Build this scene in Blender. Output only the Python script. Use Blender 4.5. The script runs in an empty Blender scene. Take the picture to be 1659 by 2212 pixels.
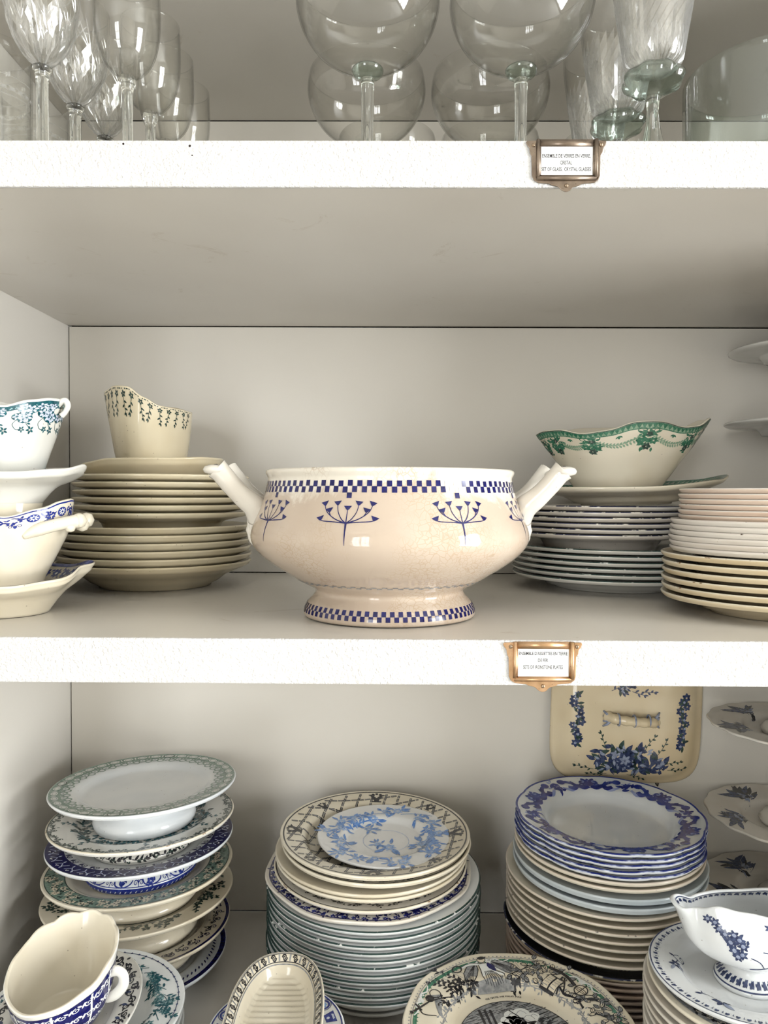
import bisect, bpy, math, random
import numpy as np
from mathutils import Vector, Matrix, Euler

SC = bpy.context.scene
COL = SC.collection
PI = math.pi
TAU = 2 * PI
rad = math.radians

# ------------------------------------------------------------------ camera
cam_d = bpy.data.cameras.new('camera')
cam = bpy.data.objects.new('camera', cam_d)
COL.objects.link(cam)
cam.location = (0, 0, 0.1215)
cam.rotation_euler = (Matrix.Rotation(rad(.45), 3, 'Z') @ Matrix.Rotation(PI / 2 - rad(1.47), 3, 'X')
                      @ Matrix.Rotation(rad(.264), 3, 'Z')).to_euler()
cam_d.sensor_fit = 'VERTICAL'
cam_d.sensor_height = 36
cam_d.lens = 1600 * 36 / 2212
cam_d.clip_start = .01
SC.camera = cam

# ------------------------------------------------------------------ world, window daylight, exposure
w = bpy.data.worlds.new('world')
SC.world = w
w.use_nodes = True
w.node_tree.nodes['Background'].inputs[0].default_value = (.82, .9, 1, 1)
w.node_tree.nodes['Background'].inputs[1].default_value = 1.0
WINDOWS = [  # which wall, centre along the wall, width, z low, z high, daylight
    ('rear', -1.15, .85, -1.15, 1.20, 52),
    ('right', -.85, 1.3, -1.15, 1.25, 158),
]
REAR = -2.3
RX0, RX1, RZ0, RZ1 = -2.7, 2.9, -1.25, 1.55
for (wall, wx, ww, z0, z1, en) in WINDOWS:
    ld = bpy.data.lights.new('window_daylight', 'AREA')
    ld.shape = 'RECTANGLE'
    ld.size, ld.size_y = ww, z1 - z0
    ld.energy = en
    ld.color = (.965, .985, 1.0)
    lo = bpy.data.objects.new('window_daylight', ld)
    COL.objects.link(lo)
    if wall == 'rear':
        lo.location = (wx, REAR - .12, (z0 + z1) / 2)
        lo.rotation_euler = (PI / 2, 0, 0)
    else:
        lo.location = (RX1 + .12, wx, (z0 + z1) / 2)
        lo.rotation_euler = (PI / 2, 0, PI / 2)
SC.view_settings.view_transform = 'Standard'
SC.view_settings.look = 'None'
SC.view_settings.gamma = 1
SC.view_settings.use_curve_mapping = False
SC.view_settings.exposure = 0.45
SC.cycles.transparent_max_bounces = 28
SC.cycles.max_bounces = 7
SC.cycles.diffuse_bounces = 2
SC.cycles.glossy_bounces = 3
SC.cycles.transmission_bounces = 6
SC.cycles.caustics_reflective = False
SC.cycles.caustics_refractive = False
SC.cycles.use_adaptive_sampling = True
SC.cycles.adaptive_threshold = .07
SC.cycles.adaptive_min_samples = 12

# ------------------------------------------------------------------ materials
MATS = {}


def srgb(c):
    return tuple((x / 12.92 if x <= .04045 else ((x + .055) / 1.055) ** 2.4) for x in [v / 255 for v in c]) + (1,)


def newmat(name):
    m = bpy.data.materials.new(name)
    m.use_nodes = True
    nt = m.node_tree
    return m, nt, nt.nodes['Principled BSDF']


def N(nt, kind, **kw):
    n = nt.nodes.new(kind)
    for k, v in kw.items():
        if isinstance(k, str) and k.startswith('_'):
            setattr(n, k[1:], v)
        else:
            n.inputs[k].default_value = v
    return n


def ramp(nt, src, p0, p1, c0=(0, 0, 0, 1), c1=(1, 1, 1, 1)):
    r = nt.nodes.new('ShaderNodeValToRGB')
    r.color_ramp.elements[0].position, r.color_ramp.elements[1].position = p0, p1
    r.color_ramp.elements[0].color, r.color_ramp.elements[1].color = c0, c1
    nt.links.new(src, r.inputs[0])
    return r.outputs[0]


def mixc(nt, fac, a, b):
    m = nt.nodes.new('ShaderNodeMix')
    m.data_type = 'RGBA'
    for i, s in ((0, fac), (6, a), (7, b)):
        if hasattr(s, 'links') or hasattr(s, 'is_linked'):
            nt.links.new(s, m.inputs[i])
        else:
            m.inputs[i].default_value = s
    return m.outputs[2]


def noise(nt, scale, detail=4, rough=.55, coord='Object', dist=0, vec=None):
    if vec is None:
        tc = nt.nodes.new('ShaderNodeTexCoord')
        vec = tc.outputs[coord]
    n = nt.nodes.new('ShaderNodeTexNoise')
    n.inputs['Scale'].default_value = scale
    n.inputs['Detail'].default_value = detail
    n.inputs['Roughness'].default_value = rough
    n.inputs['Distortion'].default_value = dist
    nt.links.new(vec, n.inputs['Vector'])
    return n.outputs['Fac']


def glaze(key, c, c2=None, rough=.1, sc=14, lo=.42, hi=.72, specks=True, spec=.5):
    """glazed earthenware: body colour with a faint mottled stain and a few pin-prick specks"""
    m, nt, b = newmat(key)
    c = srgb(c)
    c2 = srgb(c2) if c2 else tuple(x * .9 for x in c[:3]) + (1,)
    col = mixc(nt, ramp(nt, noise(nt, sc, 2), lo, hi), c, c2)
    if specks:
        v = N(nt, 'ShaderNodeTexVoronoi', Scale=95.0)
        tc = nt.nodes.new('ShaderNodeTexCoord')
        nt.links.new(tc.outputs['Object'], v.inputs['Vector'])
        col = mixc(nt, ramp(nt, v.outputs['Distance'], .045, .07, (.5, .5, .5, 1), (0, 0, 0, 1)), col, srgb((120, 98, 70)))
    nt.links.new(col, b.inputs['Base Color'])
    b.inputs['Roughness'].default_value = rough
    b.inputs['Specular IOR Level'].default_value = spec
    MATS[key] = m
    return m


def ink(key, c, c2=None, rough=.12, sc=260, lo=.35, hi=.7):
    """transfer-print colour under the glaze, slightly uneven"""
    m, nt, b = newmat(key)
    c = srgb(c)
    c2 = srgb(c2) if c2 else tuple(min(1, x * 1.6 + .03) for x in c[:3]) + (1,)
    col = mixc(nt, ramp(nt, noise(nt, sc, 1), lo, hi), c, c2)
    nt.links.new(col, b.inputs['Base Color'])
    b.inputs['Roughness'].default_value = rough
    MATS[key] = m
    return m


def worn(key, base, line, lo=.42, hi=.5, sc=55):
    """the lip of a plate: a printed line worn through in places"""
    m, nt, b = newmat(key)
    col = mixc(nt, ramp(nt, noise(nt, sc, 3, .7), lo, hi), srgb(line), srgb(base))
    nt.links.new(col, b.inputs['Base Color'])
    b.inputs['Roughness'].default_value = .22
    MATS[key] = m
    return m


def paint(key, c, c2, rough=.45, bump=0, bscale=300, sc=3, scuff=None):
    m, nt, b = newmat(key)
    col = mixc(nt, ramp(nt, noise(nt, sc, 2), .35, .75), srgb(c), srgb(c2)) if c2 else srgb(c)
    if scuff:
        n = noise(nt, 9, 6, .75, dist=2.2)
        col = mixc(nt, ramp(nt, n, .63, .7, (0, 0, 0, 1), (.55, .55, .55, 1)), col, srgb(scuff))
    if c2:
        nt.links.new(col, b.inputs['Base Color'])
    else:
        b.inputs['Base Color'].default_value = col
    b.inputs['Roughness'].default_value = rough
    if bump:
        bp = N(nt, 'ShaderNodeBump', Strength=bump, Distance=.0022)
        nt.links.new(noise(nt, bscale, 3, .6), bp.inputs['Height'])
        nt.links.new(bp.outputs[0], b.inputs['Normal'])
    MATS[key] = m
    return m


paint('cab_back', (232, 226, 214), None, .42, sc=2)
paint('cab_side', (231, 226, 216), None, .42, sc=2)
paint('cab_shelf', (231, 225, 214), (223, 216, 204), .33, sc=4, scuff=(205, 194, 176))
paint('stucco', (229, 227, 224), (221, 217, 211), .7, bump=1.0, bscale=330, sc=6)
paint('gap', (60, 50, 38), (44, 36, 28), .8)
paint('room_wall', (226, 220, 208), None, .7)
paint('room_floor', (184, 181, 174), None, .5)
paint('room_ceiling', (240, 238, 232), None, .8)
paint('window_paint', (238, 236, 230), None, .4)
paint('card', (250, 249, 247), (246, 245, 243), .6)
paint('type_black', (28, 26, 26), (40, 38, 38), .6)
paint('hole', (30, 20, 15), (50, 30, 22), .8)

glaze('cream', (237, 224, 193), (227, 211, 176))
glaze('ivory', (236, 227, 206), (226, 214, 188))
glaze('white_ware', (234, 231, 222), (223, 220, 209))
glaze('cool_white', (236, 238, 237), (224, 228, 229))
glaze('clean_white', (243, 242, 239), (236, 236, 233), specks=False)
glaze('blue_white', (240, 241, 238), (228, 232, 231))
glaze('grey_blue', (204, 211, 212), (192, 202, 205))
glaze('pinkish', (234, 213, 194), (224, 198, 176))
glaze('chalk', (236, 229, 217), (224, 214, 200))
glaze('warm_white', (233, 227, 215), (223, 213, 197))
glaze('tan_cream', (229, 212, 178), (218, 197, 158))
glaze('greyish_white', (222, 220, 212), (206, 203, 194))

ink('navy', (14, 16, 78), (26, 28, 100))
ink('cobalt', (24, 38, 120), (52, 70, 150))
ink('flow', (24, 38, 126), (62, 80, 162), sc=60)
ink('flow_pale', (134, 150, 208), (178, 190, 226), sc=50)
ink('sky', (92, 138, 208), (134, 172, 224))
ink('sky_pale', (160, 190, 232), (192, 212, 240))
ink('teal', (16, 72, 82), (46, 106, 114))
ink('teal_pale', (128, 170, 172), (170, 198, 198))
ink('green', (40, 104, 78), (78, 136, 108))
ink('green_pale', (126, 160, 132), (160, 184, 158))
ink('sage', (112, 138, 124), (140, 162, 148))
ink('black_ink', (24, 24, 28), (52, 52, 58))
ink('grey_ink', (128, 130, 132), (168, 168, 166))
ink('ink_green_black', (38, 58, 52), (72, 92, 84))
ink('slate', (42, 52, 86), (74, 86, 120))
ink('slate_pale', (132, 142, 168), (170, 178, 196))
ink('print_white', (238, 238, 232), (230, 232, 228))
ink('print_cream', (236, 224, 200), (228, 214, 186))
ink('faded', (196, 206, 228), (222, 226, 236))
ink('faint_grey', (198, 196, 190), (212, 208, 200))
ink('crackle', (214, 190, 152), (226, 206, 174))
worn('edge_blue', (232, 226, 216), (44, 48, 76), .54, .6)
worn('edge_green', (226, 228, 222), (40, 64, 60), .60, .66)
worn('edge_black', (228, 214, 196), (60, 50, 44), .30, .36)
worn('edge_chip', (232, 222, 212), (84, 68, 58), .31, .36)
worn('edge_brown', (232, 222, 200), (140, 106, 70), .33, .40)
worn('edge_flow', (196, 204, 228), (40, 54, 130), .46, .62, 40)


def mat_tureen():
    m, nt, b = newmat('tureen_glaze')
    tc = nt.nodes.new('ShaderNodeTexCoord')
    cream, beige, tan = srgb((231, 223, 208)), srgb((199, 181, 162)), srgb((184, 159, 130))
    # soaked-in staining of old glaze: strong at mid height, patchy above
    sep = nt.nodes.new('ShaderNodeSeparateXYZ')
    nt.links.new(tc.outputs['Object'], sep.inputs[0])
    zr = N(nt, 'ShaderNodeMapRange')
    zr.inputs[1].default_value, zr.inputs[2].default_value = .135, .07
    nt.links.new(sep.outputs[2], zr.inputs[0])
    n1 = noise(nt, 13, 6, .7, dist=.8)
    add = N(nt, 'ShaderNodeMath', _operation='MULTIPLY_ADD')
    nt.links.new(n1, add.inputs[0])
    add.inputs[1].default_value = 1.5
    nt.links.new(zr.outputs[0], add.inputs[2])
    f1 = ramp(nt, add.outputs[0], .82, 1.6)
    col = mixc(nt, f1, cream, beige)
    f2 = ramp(nt, noise(nt, 9, 6, .6), .55, .8)
    col = mixc(nt, f2, col, srgb((214, 201, 184)))
    v = N(nt, 'ShaderNodeTexVoronoi', Scale=210.0, _feature='DISTANCE_TO_EDGE')
    nm = N(nt, 'ShaderNodeMixRGB', Fac=.018)
    nz = nt.nodes.new('ShaderNodeTexNoise')
    nz.inputs['Scale'].default_value = 40
    nt.links.new(tc.outputs['Object'], nz.inputs['Vector'])
    nt.links.new(tc.outputs['Object'], nm.inputs[1])
    nt.links.new(nz.outputs['Color'], nm.inputs[2])
    nt.links.new(nm.outputs[0], v.inputs['Vector'])
    cr = ramp(nt, v.outputs['Distance'], .0, .10, (.7, .7, .7, 1), (0, 0, 0, 1))
    msk = ramp(nt, noise(nt, 11, 4), .5, .6)
    mm = N(nt, 'ShaderNodeMath', _operation='MULTIPLY')
    nt.links.new(cr, mm.inputs[0])
    nt.links.new(msk, mm.inputs[1])
    col = mixc(nt, mm.outputs[0], col, tan)
    nt.links.new(col, b.inputs['Base Color'])
    b.inputs['Roughness'].default_value = .07
    bp = N(nt, 'ShaderNodeBump', Strength=.05, Distance=.001)
    nt.links.new(noise(nt, 40, 2), bp.inputs['Height'])
    nt.links.new(bp.outputs[0], b.inputs['Normal'])
    MATS['tureen_glaze'] = m


mat_tureen()


def mat_brass(key, c1, c2, c3):
    m, nt, b = newmat(key)
    col = mixc(nt, ramp(nt, noise(nt, 60, 6, .6), .35, .7), srgb(c1), srgb(c2))
    col = mixc(nt, ramp(nt, noise(nt, 420, 4, .7), .64, .72), col, srgb(c3))
    nt.links.new(col, b.inputs['Base Color'])
    b.inputs['Metallic'].default_value = .9
    b.inputs['Roughness'].default_value = .34
    MATS[key] = m


mat_brass('old_steel', (142, 128, 114), (112, 98, 86), (70, 56, 44))
mat_brass('old_brass', (202, 166, 132), (172, 138, 100), (90, 62, 42))
mat_brass('screw', (176, 156, 132), (140, 120, 100), (60, 46, 36))
mat_brass('wire', (90, 84, 76), (70, 64, 58), (40, 36, 30))


def mat_glass(key, tint, gain=1.0, edge=.80):
    """thin blown glass: see-through wall with mirror reflections that grow toward grazing"""
    m = bpy.data.materials.new(key)
    m.use_nodes = True
    nt = m.node_tree
    nt.nodes.remove(nt.nodes['Principled BSDF'])
    out = nt.nodes['Material Output']
    lw = nt.nodes.new('ShaderNodeLayerWeight')
    lw.inputs[0].default_value = .5
    p = N(nt, 'ShaderNodeMath', _operation='POWER')
    nt.links.new(lw.outputs['Facing'], p.inputs[0])
    p.inputs[1].default_value = 4.0
    a = N(nt, 'ShaderNodeMath', _operation='MULTIPLY_ADD', _use_clamp=True)
    nt.links.new(p.outputs[0], a.inputs[0])
    a.inputs[1].default_value = .62 * gain
    a.inputs[2].default_value = .05 * gain
    tr = nt.nodes.new('ShaderNodeBsdfTransparent')
    c = srgb(tint)
    p2 = N(nt, 'ShaderNodeMath', _operation='POWER')
    nt.links.new(lw.outputs['Facing'], p2.inputs[0])
    p2.inputs[1].default_value = 3.0
    tc = mixc(nt, p2.outputs[0], c, tuple(x * edge for x in c[:3]) + (1,))
    nt.links.new(tc, tr.inputs[0])
    gl = nt.nodes.new('ShaderNodeBsdfGlossy')
    gl.inputs['Roughness'].default_value = .015
    mx = nt.nodes.new('ShaderNodeMixShader')
    nt.links.new(a.outputs[0], mx.inputs[0])
    nt.links.new(tr.outputs[0], mx.inputs[1])
    nt.links.new(gl.outputs[0], mx.inputs[2])
    nt.links.new(mx.outputs[0], out.inputs[0])
    MATS[key] = m


mat_glass('glass_thin', (254, 254, 253))
mat_glass('glass_green', (250, 253, 251), 1.1)
mat_glass('glass_knop', (236, 244, 239), 2.2, .45)


def mat_solid_glass(key, tint):
    m, nt, b = newmat(key)
    b.inputs['Base Color'].default_value = srgb(tint)
    b.inputs['Transmission Weight'].default_value = 1
    b.inputs['Roughness'].default_value = 0.0
    b.inputs['IOR'].default_value = 1.5
    MATS[key] = m


mat_solid_glass('glass_solid', (250, 252, 249))
mat_solid_glass('glass_solid_green', (226, 240, 232))


def mat_cut(key, c, alpha, gloss=.25):
    """ground and cut lines in glass"""
    m = bpy.data.materials.new(key)
    m.use_nodes = True
    nt = m.node_tree
    nt.nodes.remove(nt.nodes['Principled BSDF'])
    tr = nt.nodes.new('ShaderNodeBsdfTransparent')
    di = nt.nodes.new('ShaderNodeBsdfDiffuse')
    di.inputs[0].default_value = srgb(c)
    tl = nt.nodes.new('ShaderNodeBsdfTranslucent')
    tl.inputs[0].default_value = srgb(c)
    gl = nt.nodes.new('ShaderNodeBsdfGlossy')
    gl.inputs['Roughness'].default_value = .06
    m1 = nt.nodes.new('ShaderNodeMixShader')
    m1.inputs[0].default_value = .5
    nt.links.new(di.outputs[0], m1.inputs[1])
    nt.links.new(tl.outputs[0], m1.inputs[2])
    m2 = nt.nodes.new('ShaderNodeMixShader')
    m2.inputs[0].default_value = gloss
    nt.links.new(m1.outputs[0], m2.inputs[1])
    nt.links.new(gl.outputs[0], m2.inputs[2])
    m3 = nt.nodes.new('ShaderNodeMixShader')
    m3.inputs[0].default_value = alpha
    nt.links.new(tr.outputs[0], m3.inputs[1])
    nt.links.new(m2.outputs[0], m3.inputs[2])
    nt.links.new(m3.outputs[0], nt.nodes['Material Output'].inputs[0])
    MATS[key] = m


mat_cut('glass_cut', (252, 252, 250), .34, .6)
mat_cut('glass_etch', (250, 250, 248), .30)


# ------------------------------------------------------------------ object helpers
def mesh(name, V, F, mats, idx=None, smooth=True):
    me = bpy.data.meshes.new(name)
    me.from_pydata([tuple(map(float, v)) for v in V], [], F)
    for k in mats:
        me.materials.append(MATS[k])
    if idx is not None:
        me.polygons.foreach_set('material_index', idx)
    me.polygons.foreach_set('use_smooth', [smooth] * len(me.polygons))
    me.update()
    return me


def obj(name, me, parent=None, loc=(0, 0, 0), rot=(0, 0, 0)):
    o = bpy.data.objects.new(name, me)
    COL.objects.link(o)
    o.location = loc
    o.rotation_euler = rot
    if parent is not None:
        o.parent = parent
    return o


def tag(o, label, cat, group=None):
    o['label'] = label
    o['category'] = cat
    if group:
        o['group'] = group
    return o


def thing(name, label, cat, loc=(0, 0, 0), rot=(0, 0, 0), group=None):
    o = bpy.data.objects.new(name, None)
    o.empty_display_size = .02
    COL.objects.link(o)
    o.location = loc
    o.rotation_euler = rot
    return tag(o, label, cat, group)


def struct(o):
    o['kind'] = 'structure'
    return o


def join(parts):
    """[(V,F),...] -> one V,F"""
    V, F = [], []
    for v, f in parts:
        k = len(V)
        V += list(v)
        F += [tuple(i + k for i in q) for q in f]
    return V, F


def box(x0, x1, y0, y1, z0, z1):
    V = [(x, y, z) for x in (x0, x1) for y in (y0, y1) for z in (z0, z1)]
    F = [(0, 1, 3, 2), (4, 6, 7, 5), (0, 4, 5, 1), (2, 3, 7, 6), (0, 2, 6, 4), (1, 5, 7, 3)]
    return V, F


def boxes(name, lst, mat, parent=None):
    V, F = join([box(*b) for b in lst])
    return obj(name, mesh(name, V, F, [mat], smooth=False), parent)


def spl(ctrl, n=6, closed=False):
    """Catmull-Rom through control rows"""
    P = np.array(ctrl, float)
    m = len(P)
    out = []
    rng = range(m if closed else m - 1)
    for i in rng:
        if closed:
            a, b, c, d = P[(i - 1) % m], P[i], P[(i + 1) % m], P[(i + 2) % m]
        else:
            a, b, c, d = P[max(i - 1, 0)], P[i], P[i + 1], P[min(i + 2, m - 1)]
        for k in range(n):
            t = k / n
            out.append(.5 * ((2 * b) + (-a + c) * t + (2 * a - 5 * b + 4 * c - d) * t * t + (-a + 3 * b - 3 * c + d) * t ** 3))
    if not closed:
        out.append(P[-1])
    return np.array(out)


def per(ctrl):
    """smooth periodic function of an angle from (degrees, value) rows"""
    c = sorted(ctrl)
    xs = np.array([a for a, _ in c] + [c[0][0] + 360])
    ys = np.array([v for _, v in c] + [c[0][1]])
    # sampled with cosine easing, then box-smoothed
    g = np.arange(720) / 2
    gx = np.where(g < xs[0], g + 360, g)
    i = np.clip(np.searchsorted(xs, gx, 'right') - 1, 0, len(xs) - 2)
    t = (gx - xs[i]) / (xs[i + 1] - xs[i])
    t = (1 - np.cos(PI * t)) / 2
    v = ys[i] * (1 - t) + ys[i + 1] * t
    k = np.ones(25) / 25
    v = np.convolve(np.concatenate([v[-12:], v, v[:12]]), k, 'valid').tolist()

    def f(th):
        d = (math.degrees(th) % 360) * 2
        j = int(d) % 720
        q = d - int(d)
        return v[j] * (1 - q) + v[(j + 1) % 720] * q
    return f


def lathe(prof, seg=96, oval=(1, 1), mod=None, edge=None):
    """surface of revolution from (r,z) rows (first/last may lie on the axis); mod(theta,r,z)->(r,z);
    edge: (i0,i1) profile segments that take material slot 1"""
    V, F, I = [], [], []
    rows = []
    for (r, z) in prof:
        if r < 1e-6:
            rows.append([len(V)])
            V.append((0, 0, z))
        else:
            rows.append(list(range(len(V), len(V) + seg)))
            for k in range(seg):
                th = TAU * k / seg
                rr, zz = mod(th, r, z) if mod else (r, z)
                V.append((rr * math.cos(th) * oval[0], rr * math.sin(th) * oval[1], zz))
    for i in range(len(rows) - 1):
        a, b = rows[i], rows[i + 1]
        mi = 1 if edge and edge[0] <= i < edge[1] else 0
        for k in range(seg):
            k2 = (k + 1) % seg
            if len(a) == 1 and len(b) == 1:
                continue
            if len(a) == 1:
                f = (a[0], b[k], b[k2])
            elif len(b) == 1:
                f = (a[k], b[0], a[k2])
            else:
                f = (a[k], b[k], b[k2], a[k2])
            F.append(f)
            I.append(mi)
    return V, F, I


def tube(path, rads, seg=10, flat=1.0, caps=True):
    """swept tube along 3-D points with a radius per point"""
    P = [Vector(p) for p in path]
    V, F = [], []
    up = Vector((0, 0, 1))
    n = len(P)
    prev = None
    for i in range(n):
        t = (P[min(i + 1, n - 1)] - P[max(i - 1, 0)]).normalized()
        if prev is None:
            s = t.cross(up)
            if s.length < 1e-3:
                s = t.cross(Vector((0, 1, 0)))
            s.normalize()
        else:
            s = (prev - t * prev.dot(t)).normalized()
        prev = s
        b = s.cross(t)
        for k in range(seg):
            a = TAU * k / seg
            V.append(tuple(P[i] + (s * math.cos(a) + b * math.sin(a) * flat) * rads[i]))
    for i in range(n - 1):
        for k in range(seg):
            k2 = (k + 1) % seg
            F.append((i * seg + k, i * seg + k2, (i + 1) * seg + k2, (i + 1) * seg + k))
    if caps:
        F.append(tuple(range(seg))[::-1])
        F.append(tuple((n - 1) * seg + k for k in range(seg)))
    return V, F


# ------------------------------------------------------------------ vector ornaments (flat 2-D shapes)
def stroke(pts, w0, w1=None):
    """ribbon along 2-D points -> quads"""
    w1 = w0 if w1 is None else w1
    P = np.array(pts, float)
    n = len(P)
    T = np.gradient(P, axis=0)
    L = np.hypot(T[:, 0], T[:, 1]) + 1e-12
    Nn = np.stack([-T[:, 1] / L, T[:, 0] / L], 1)
    ww = np.linspace(w0, w1, n)[:, None] / 2
    A, B = P + Nn * ww, P - Nn * ww
    return [[A[i], A[i + 1], B[i + 1], B[i]] for i in range(n - 1)]


def line(x0, y0, x1, y1, w, n=4):
    return stroke([(x0 + (x1 - x0) * t, y0 + (y1 - y0) * t) for t in np.linspace(0, 1, n)], w)


def circ(x, y, r, n=12, sy=1.0):
    return [[(x + r * math.cos(TAU * k / n), y + r * sy * math.sin(TAU * k / n)) for k in range(n)]]


def ring(x, y, r, w, n=18, sy=1.0):
    return stroke([(x + r * math.cos(TAU * k / n), y + r * sy * math.sin(TAU * k / n)) for k in range(n + 1)], w)


def leaf(x, y, a, L, W):
    c, s = math.cos(a), math.sin(a)
    pts = [(0, 0), (.25, .42), (.5, .5), (.78, .3), (1, 0), (.78, -.3), (.5, -.5), (.25, -.42)]
    return [[(x + c * p * L - s * q * W, y + s * p * L + c * q * W) for p, q in pts]]


def flower(x, y, r, n=5, a0=0, W=.62):
    out = []
    for k in range(n):
        a = a0 + TAU * k / n
        out += leaf(x + .12 * r * math.cos(a), y + .12 * r * math.sin(a), a, r * .88, r * W)
    return out


def spiral(x, y, r, turns, w, a0=0, d=1, n=None):
    n = n or max(8, int(turns * 14))
    return stroke([(x + r * (1 - t * .85) * math.cos(a0 + d * TAU * turns * t), y + r * (1 - t * .85) * math.sin(a0 + d * TAU * turns * t))
                   for t in np.linspace(0, 1, n)], w, w * .6)


def curve(pts, w0, w1=None, n=5):
    return stroke(spl(pts, n), w0, w1)


def sprig(x, y, a, L, k, lw, bend=0., stem=.0004, rng=random):
    """stem with leaves set alternately"""
    out, pts = [], []
    for i in range(k + 1):
        t = i / k
        aa = a + bend * t
        pts.append((x, y))
        if i:
            sd = 1 if i % 2 else -1
            out += leaf(x, y, aa + sd * rng.uniform(.6, 1.0), lw * rng.uniform(.8, 1.2) * (1.15 - .4 * t), lw * .42)
        x, y = x + L / k * math.cos(aa), y + L / k * math.sin(aa)
    out += leaf(pts[-1][0], pts[-1][1], a + bend, lw, lw * .4)
    out += stroke(pts, stem)
    return out


def bush(x, y, r, n, lw, rng):
    out = []
    for _ in range(n):
        a, q = rng.uniform(0, TAU), r * math.sqrt(rng.random())
        out += leaf(x + q * math.cos(a), y + q * math.sin(a), rng.uniform(0, TAU), lw * rng.uniform(.7, 1.2), lw * .45)
    return out


def outline(polys, w):
    out = []
    for q in polys:
        out += stroke(list(q) + [q[0], q[1]], w)
    return out


def xf(polys, x=0, y=0, a=0, s=1, sx=1):
    c, sn = math.cos(a), math.sin(a)
    return [[(x + s * (c * p[0] * sx - sn * p[1]), y + s * (sn * p[0] * sx + c * p[1])) for p in q] for q in polys]


def lerp_tab(x, xs, ys):
    """piecewise-linear lookup on plain lists"""
    i = bisect.bisect_right(xs, x)
    if i <= 0:
        return ys[0]
    if i >= len(xs):
        return ys[-1]
    a, b = xs[i - 1], xs[i]
    return ys[i - 1] + (ys[i] - ys[i - 1]) * (x - a) / (b - a + 1e-15)


class Print:
    """ornament laid on a surface: f(u,v)->xyz; side flips the lift direction; ridge raises the middle of each shape"""

    def __init__(self, f, side=1, step=.0005, maxlen=.0036, ridge=0.):
        self.f, self.side, self.step, self.maxlen, self.ridge = f, side, step, maxlen, ridge
        self.V, self.F, self.I, self.m = [], [], [], []

    def at(self, u, v, lift):
        e = self.step
        p, a, b = self.f(u, v), self.f(u + e, v), self.f(u, v + e)
        ax, ay, az = a[0] - p[0], a[1] - p[1], a[2] - p[2]
        bx, by, bz = b[0] - p[0], b[1] - p[1], b[2] - p[2]
        nx, ny, nz = ay * bz - az * by, az * bx - ax * bz, ax * by - ay * bx
        k = lift * self.side / (math.sqrt(nx * nx + ny * ny + nz * nz) + 1e-15)
        return (p[0] + nx * k, p[1] + ny * k, p[2] + nz * k)

    def add(self, polys, mat, lift=1, place=None):
        if mat not in self.m:
            self.m.append(mat)
        mi = self.m.index(mat)
        lf = .00012 * lift + .00016
        V = self.V
        for q in polys:
            P = [place(p) if place else (p[0], p[1]) for p in q]
            n = len(P)
            if n == 4:
                W = [self.at(u, v, lf) for u, v in P]
                d1 = max(math.dist(W[0], W[1]), math.dist(W[3], W[2]))
                d2 = max(math.dist(W[1], W[2]), math.dist(W[0], W[3]))
                a, b = max(1, math.ceil(d1 / self.maxlen)), max(1, math.ceil(d2 / self.maxlen))
                k = len(V)
                if a == 1 and b == 1:
                    V.extend(W)
                    self.F.append((k, k + 1, k + 2, k + 3))
                    self.I.append(mi)
                    continue
                for j in range(b + 1):
                    t = j / b
                    l0 = (P[0][0] + (P[3][0] - P[0][0]) * t, P[0][1] + (P[3][1] - P[0][1]) * t)
                    l1 = (P[1][0] + (P[2][0] - P[1][0]) * t, P[1][1] + (P[2][1] - P[1][1]) * t)
                    for i in range(a + 1):
                        r = i / a
                        V.append(self.at(l0[0] + (l1[0] - l0[0]) * r, l0[1] + (l1[1] - l0[1]) * r, lf))
                for j in range(b):
                    for i in range(a):
                        o = k + j * (a + 1) + i
                        self.F.append((o, o + 1, o + a + 2, o + a + 1))
                        self.I.append(mi)
            else:
                k = len(V)
                V.extend(self.at(u, v, lf) for u, v in P)
                if n < 5:
                    self.F.append(tuple(range(k, k + n)))
                    self.I.append(mi)
                    continue
                cu, cv = sum(p[0] for p in P) / n, sum(p[1] for p in P) / n
                V.append(self.at(cu, cv, lf + self.ridge))
                for i in range(n):
                    self.F.append((k + i, k + (i + 1) % n, k + n))
                    self.I.append(mi)

    def build(self, name, parent, label=None):
        o = obj(name, mesh(name, self.V, self.F, self.m, self.I, smooth=self.ridge == 0), parent)
        if label:
            o['label'] = label
        return o


def on_arc(rho, phi):
    """place a motif on a plate: local x runs along the rim, local y outward"""
    def f(p):
        r = rho + p[1]
        a = phi - p[0] / rho
        return (r * math.cos(a), r * math.sin(a))
    return f


def on_wall(th, z0, R):
    """place a motif on an upright wall seen from outside: local x to the right, local y up"""
    def f(p):
        return (th + p[0] / R, z0 + p[1])
    return f


def band(r0, r1, n=120, a0=0, a1=TAU):
    """flat ring between two radii (plan coordinates)"""
    out = []
    for k in range(n):
        a, b = a0 + (a1 - a0) * k / n, a0 + (a1 - a0) * (k + 1) / n
        out.append([(r0 * math.cos(a), r0 * math.sin(a)), (r1 * math.cos(a), r1 * math.sin(a)),
                    (r1 * math.cos(b), r1 * math.sin(b)), (r0 * math.cos(b), r0 * math.sin(b))])
    return out


def wall_band(y0, y1, n=96, t0=0, t1=TAU):
    return [[(t0 + (t1 - t0) * k / n, y0), (t0 + (t1 - t0) * (k + 1) / n, y0),
             (t0 + (t1 - t0) * (k + 1) / n, y1), (t0 + (t1 - t0) * k / n, y1)] for k in range(n)]


# ------------------------------------------------------------------ plates
ORD = ['topmost', 'second', 'third', 'fourth', 'fifth', 'sixth', 'seventh', 'eighth', 'ninth', 'tenth',
       'eleventh', 'twelfth', 'thirteenth', 'fourteenth', 'fifteenth', 'sixteenth']


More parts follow.
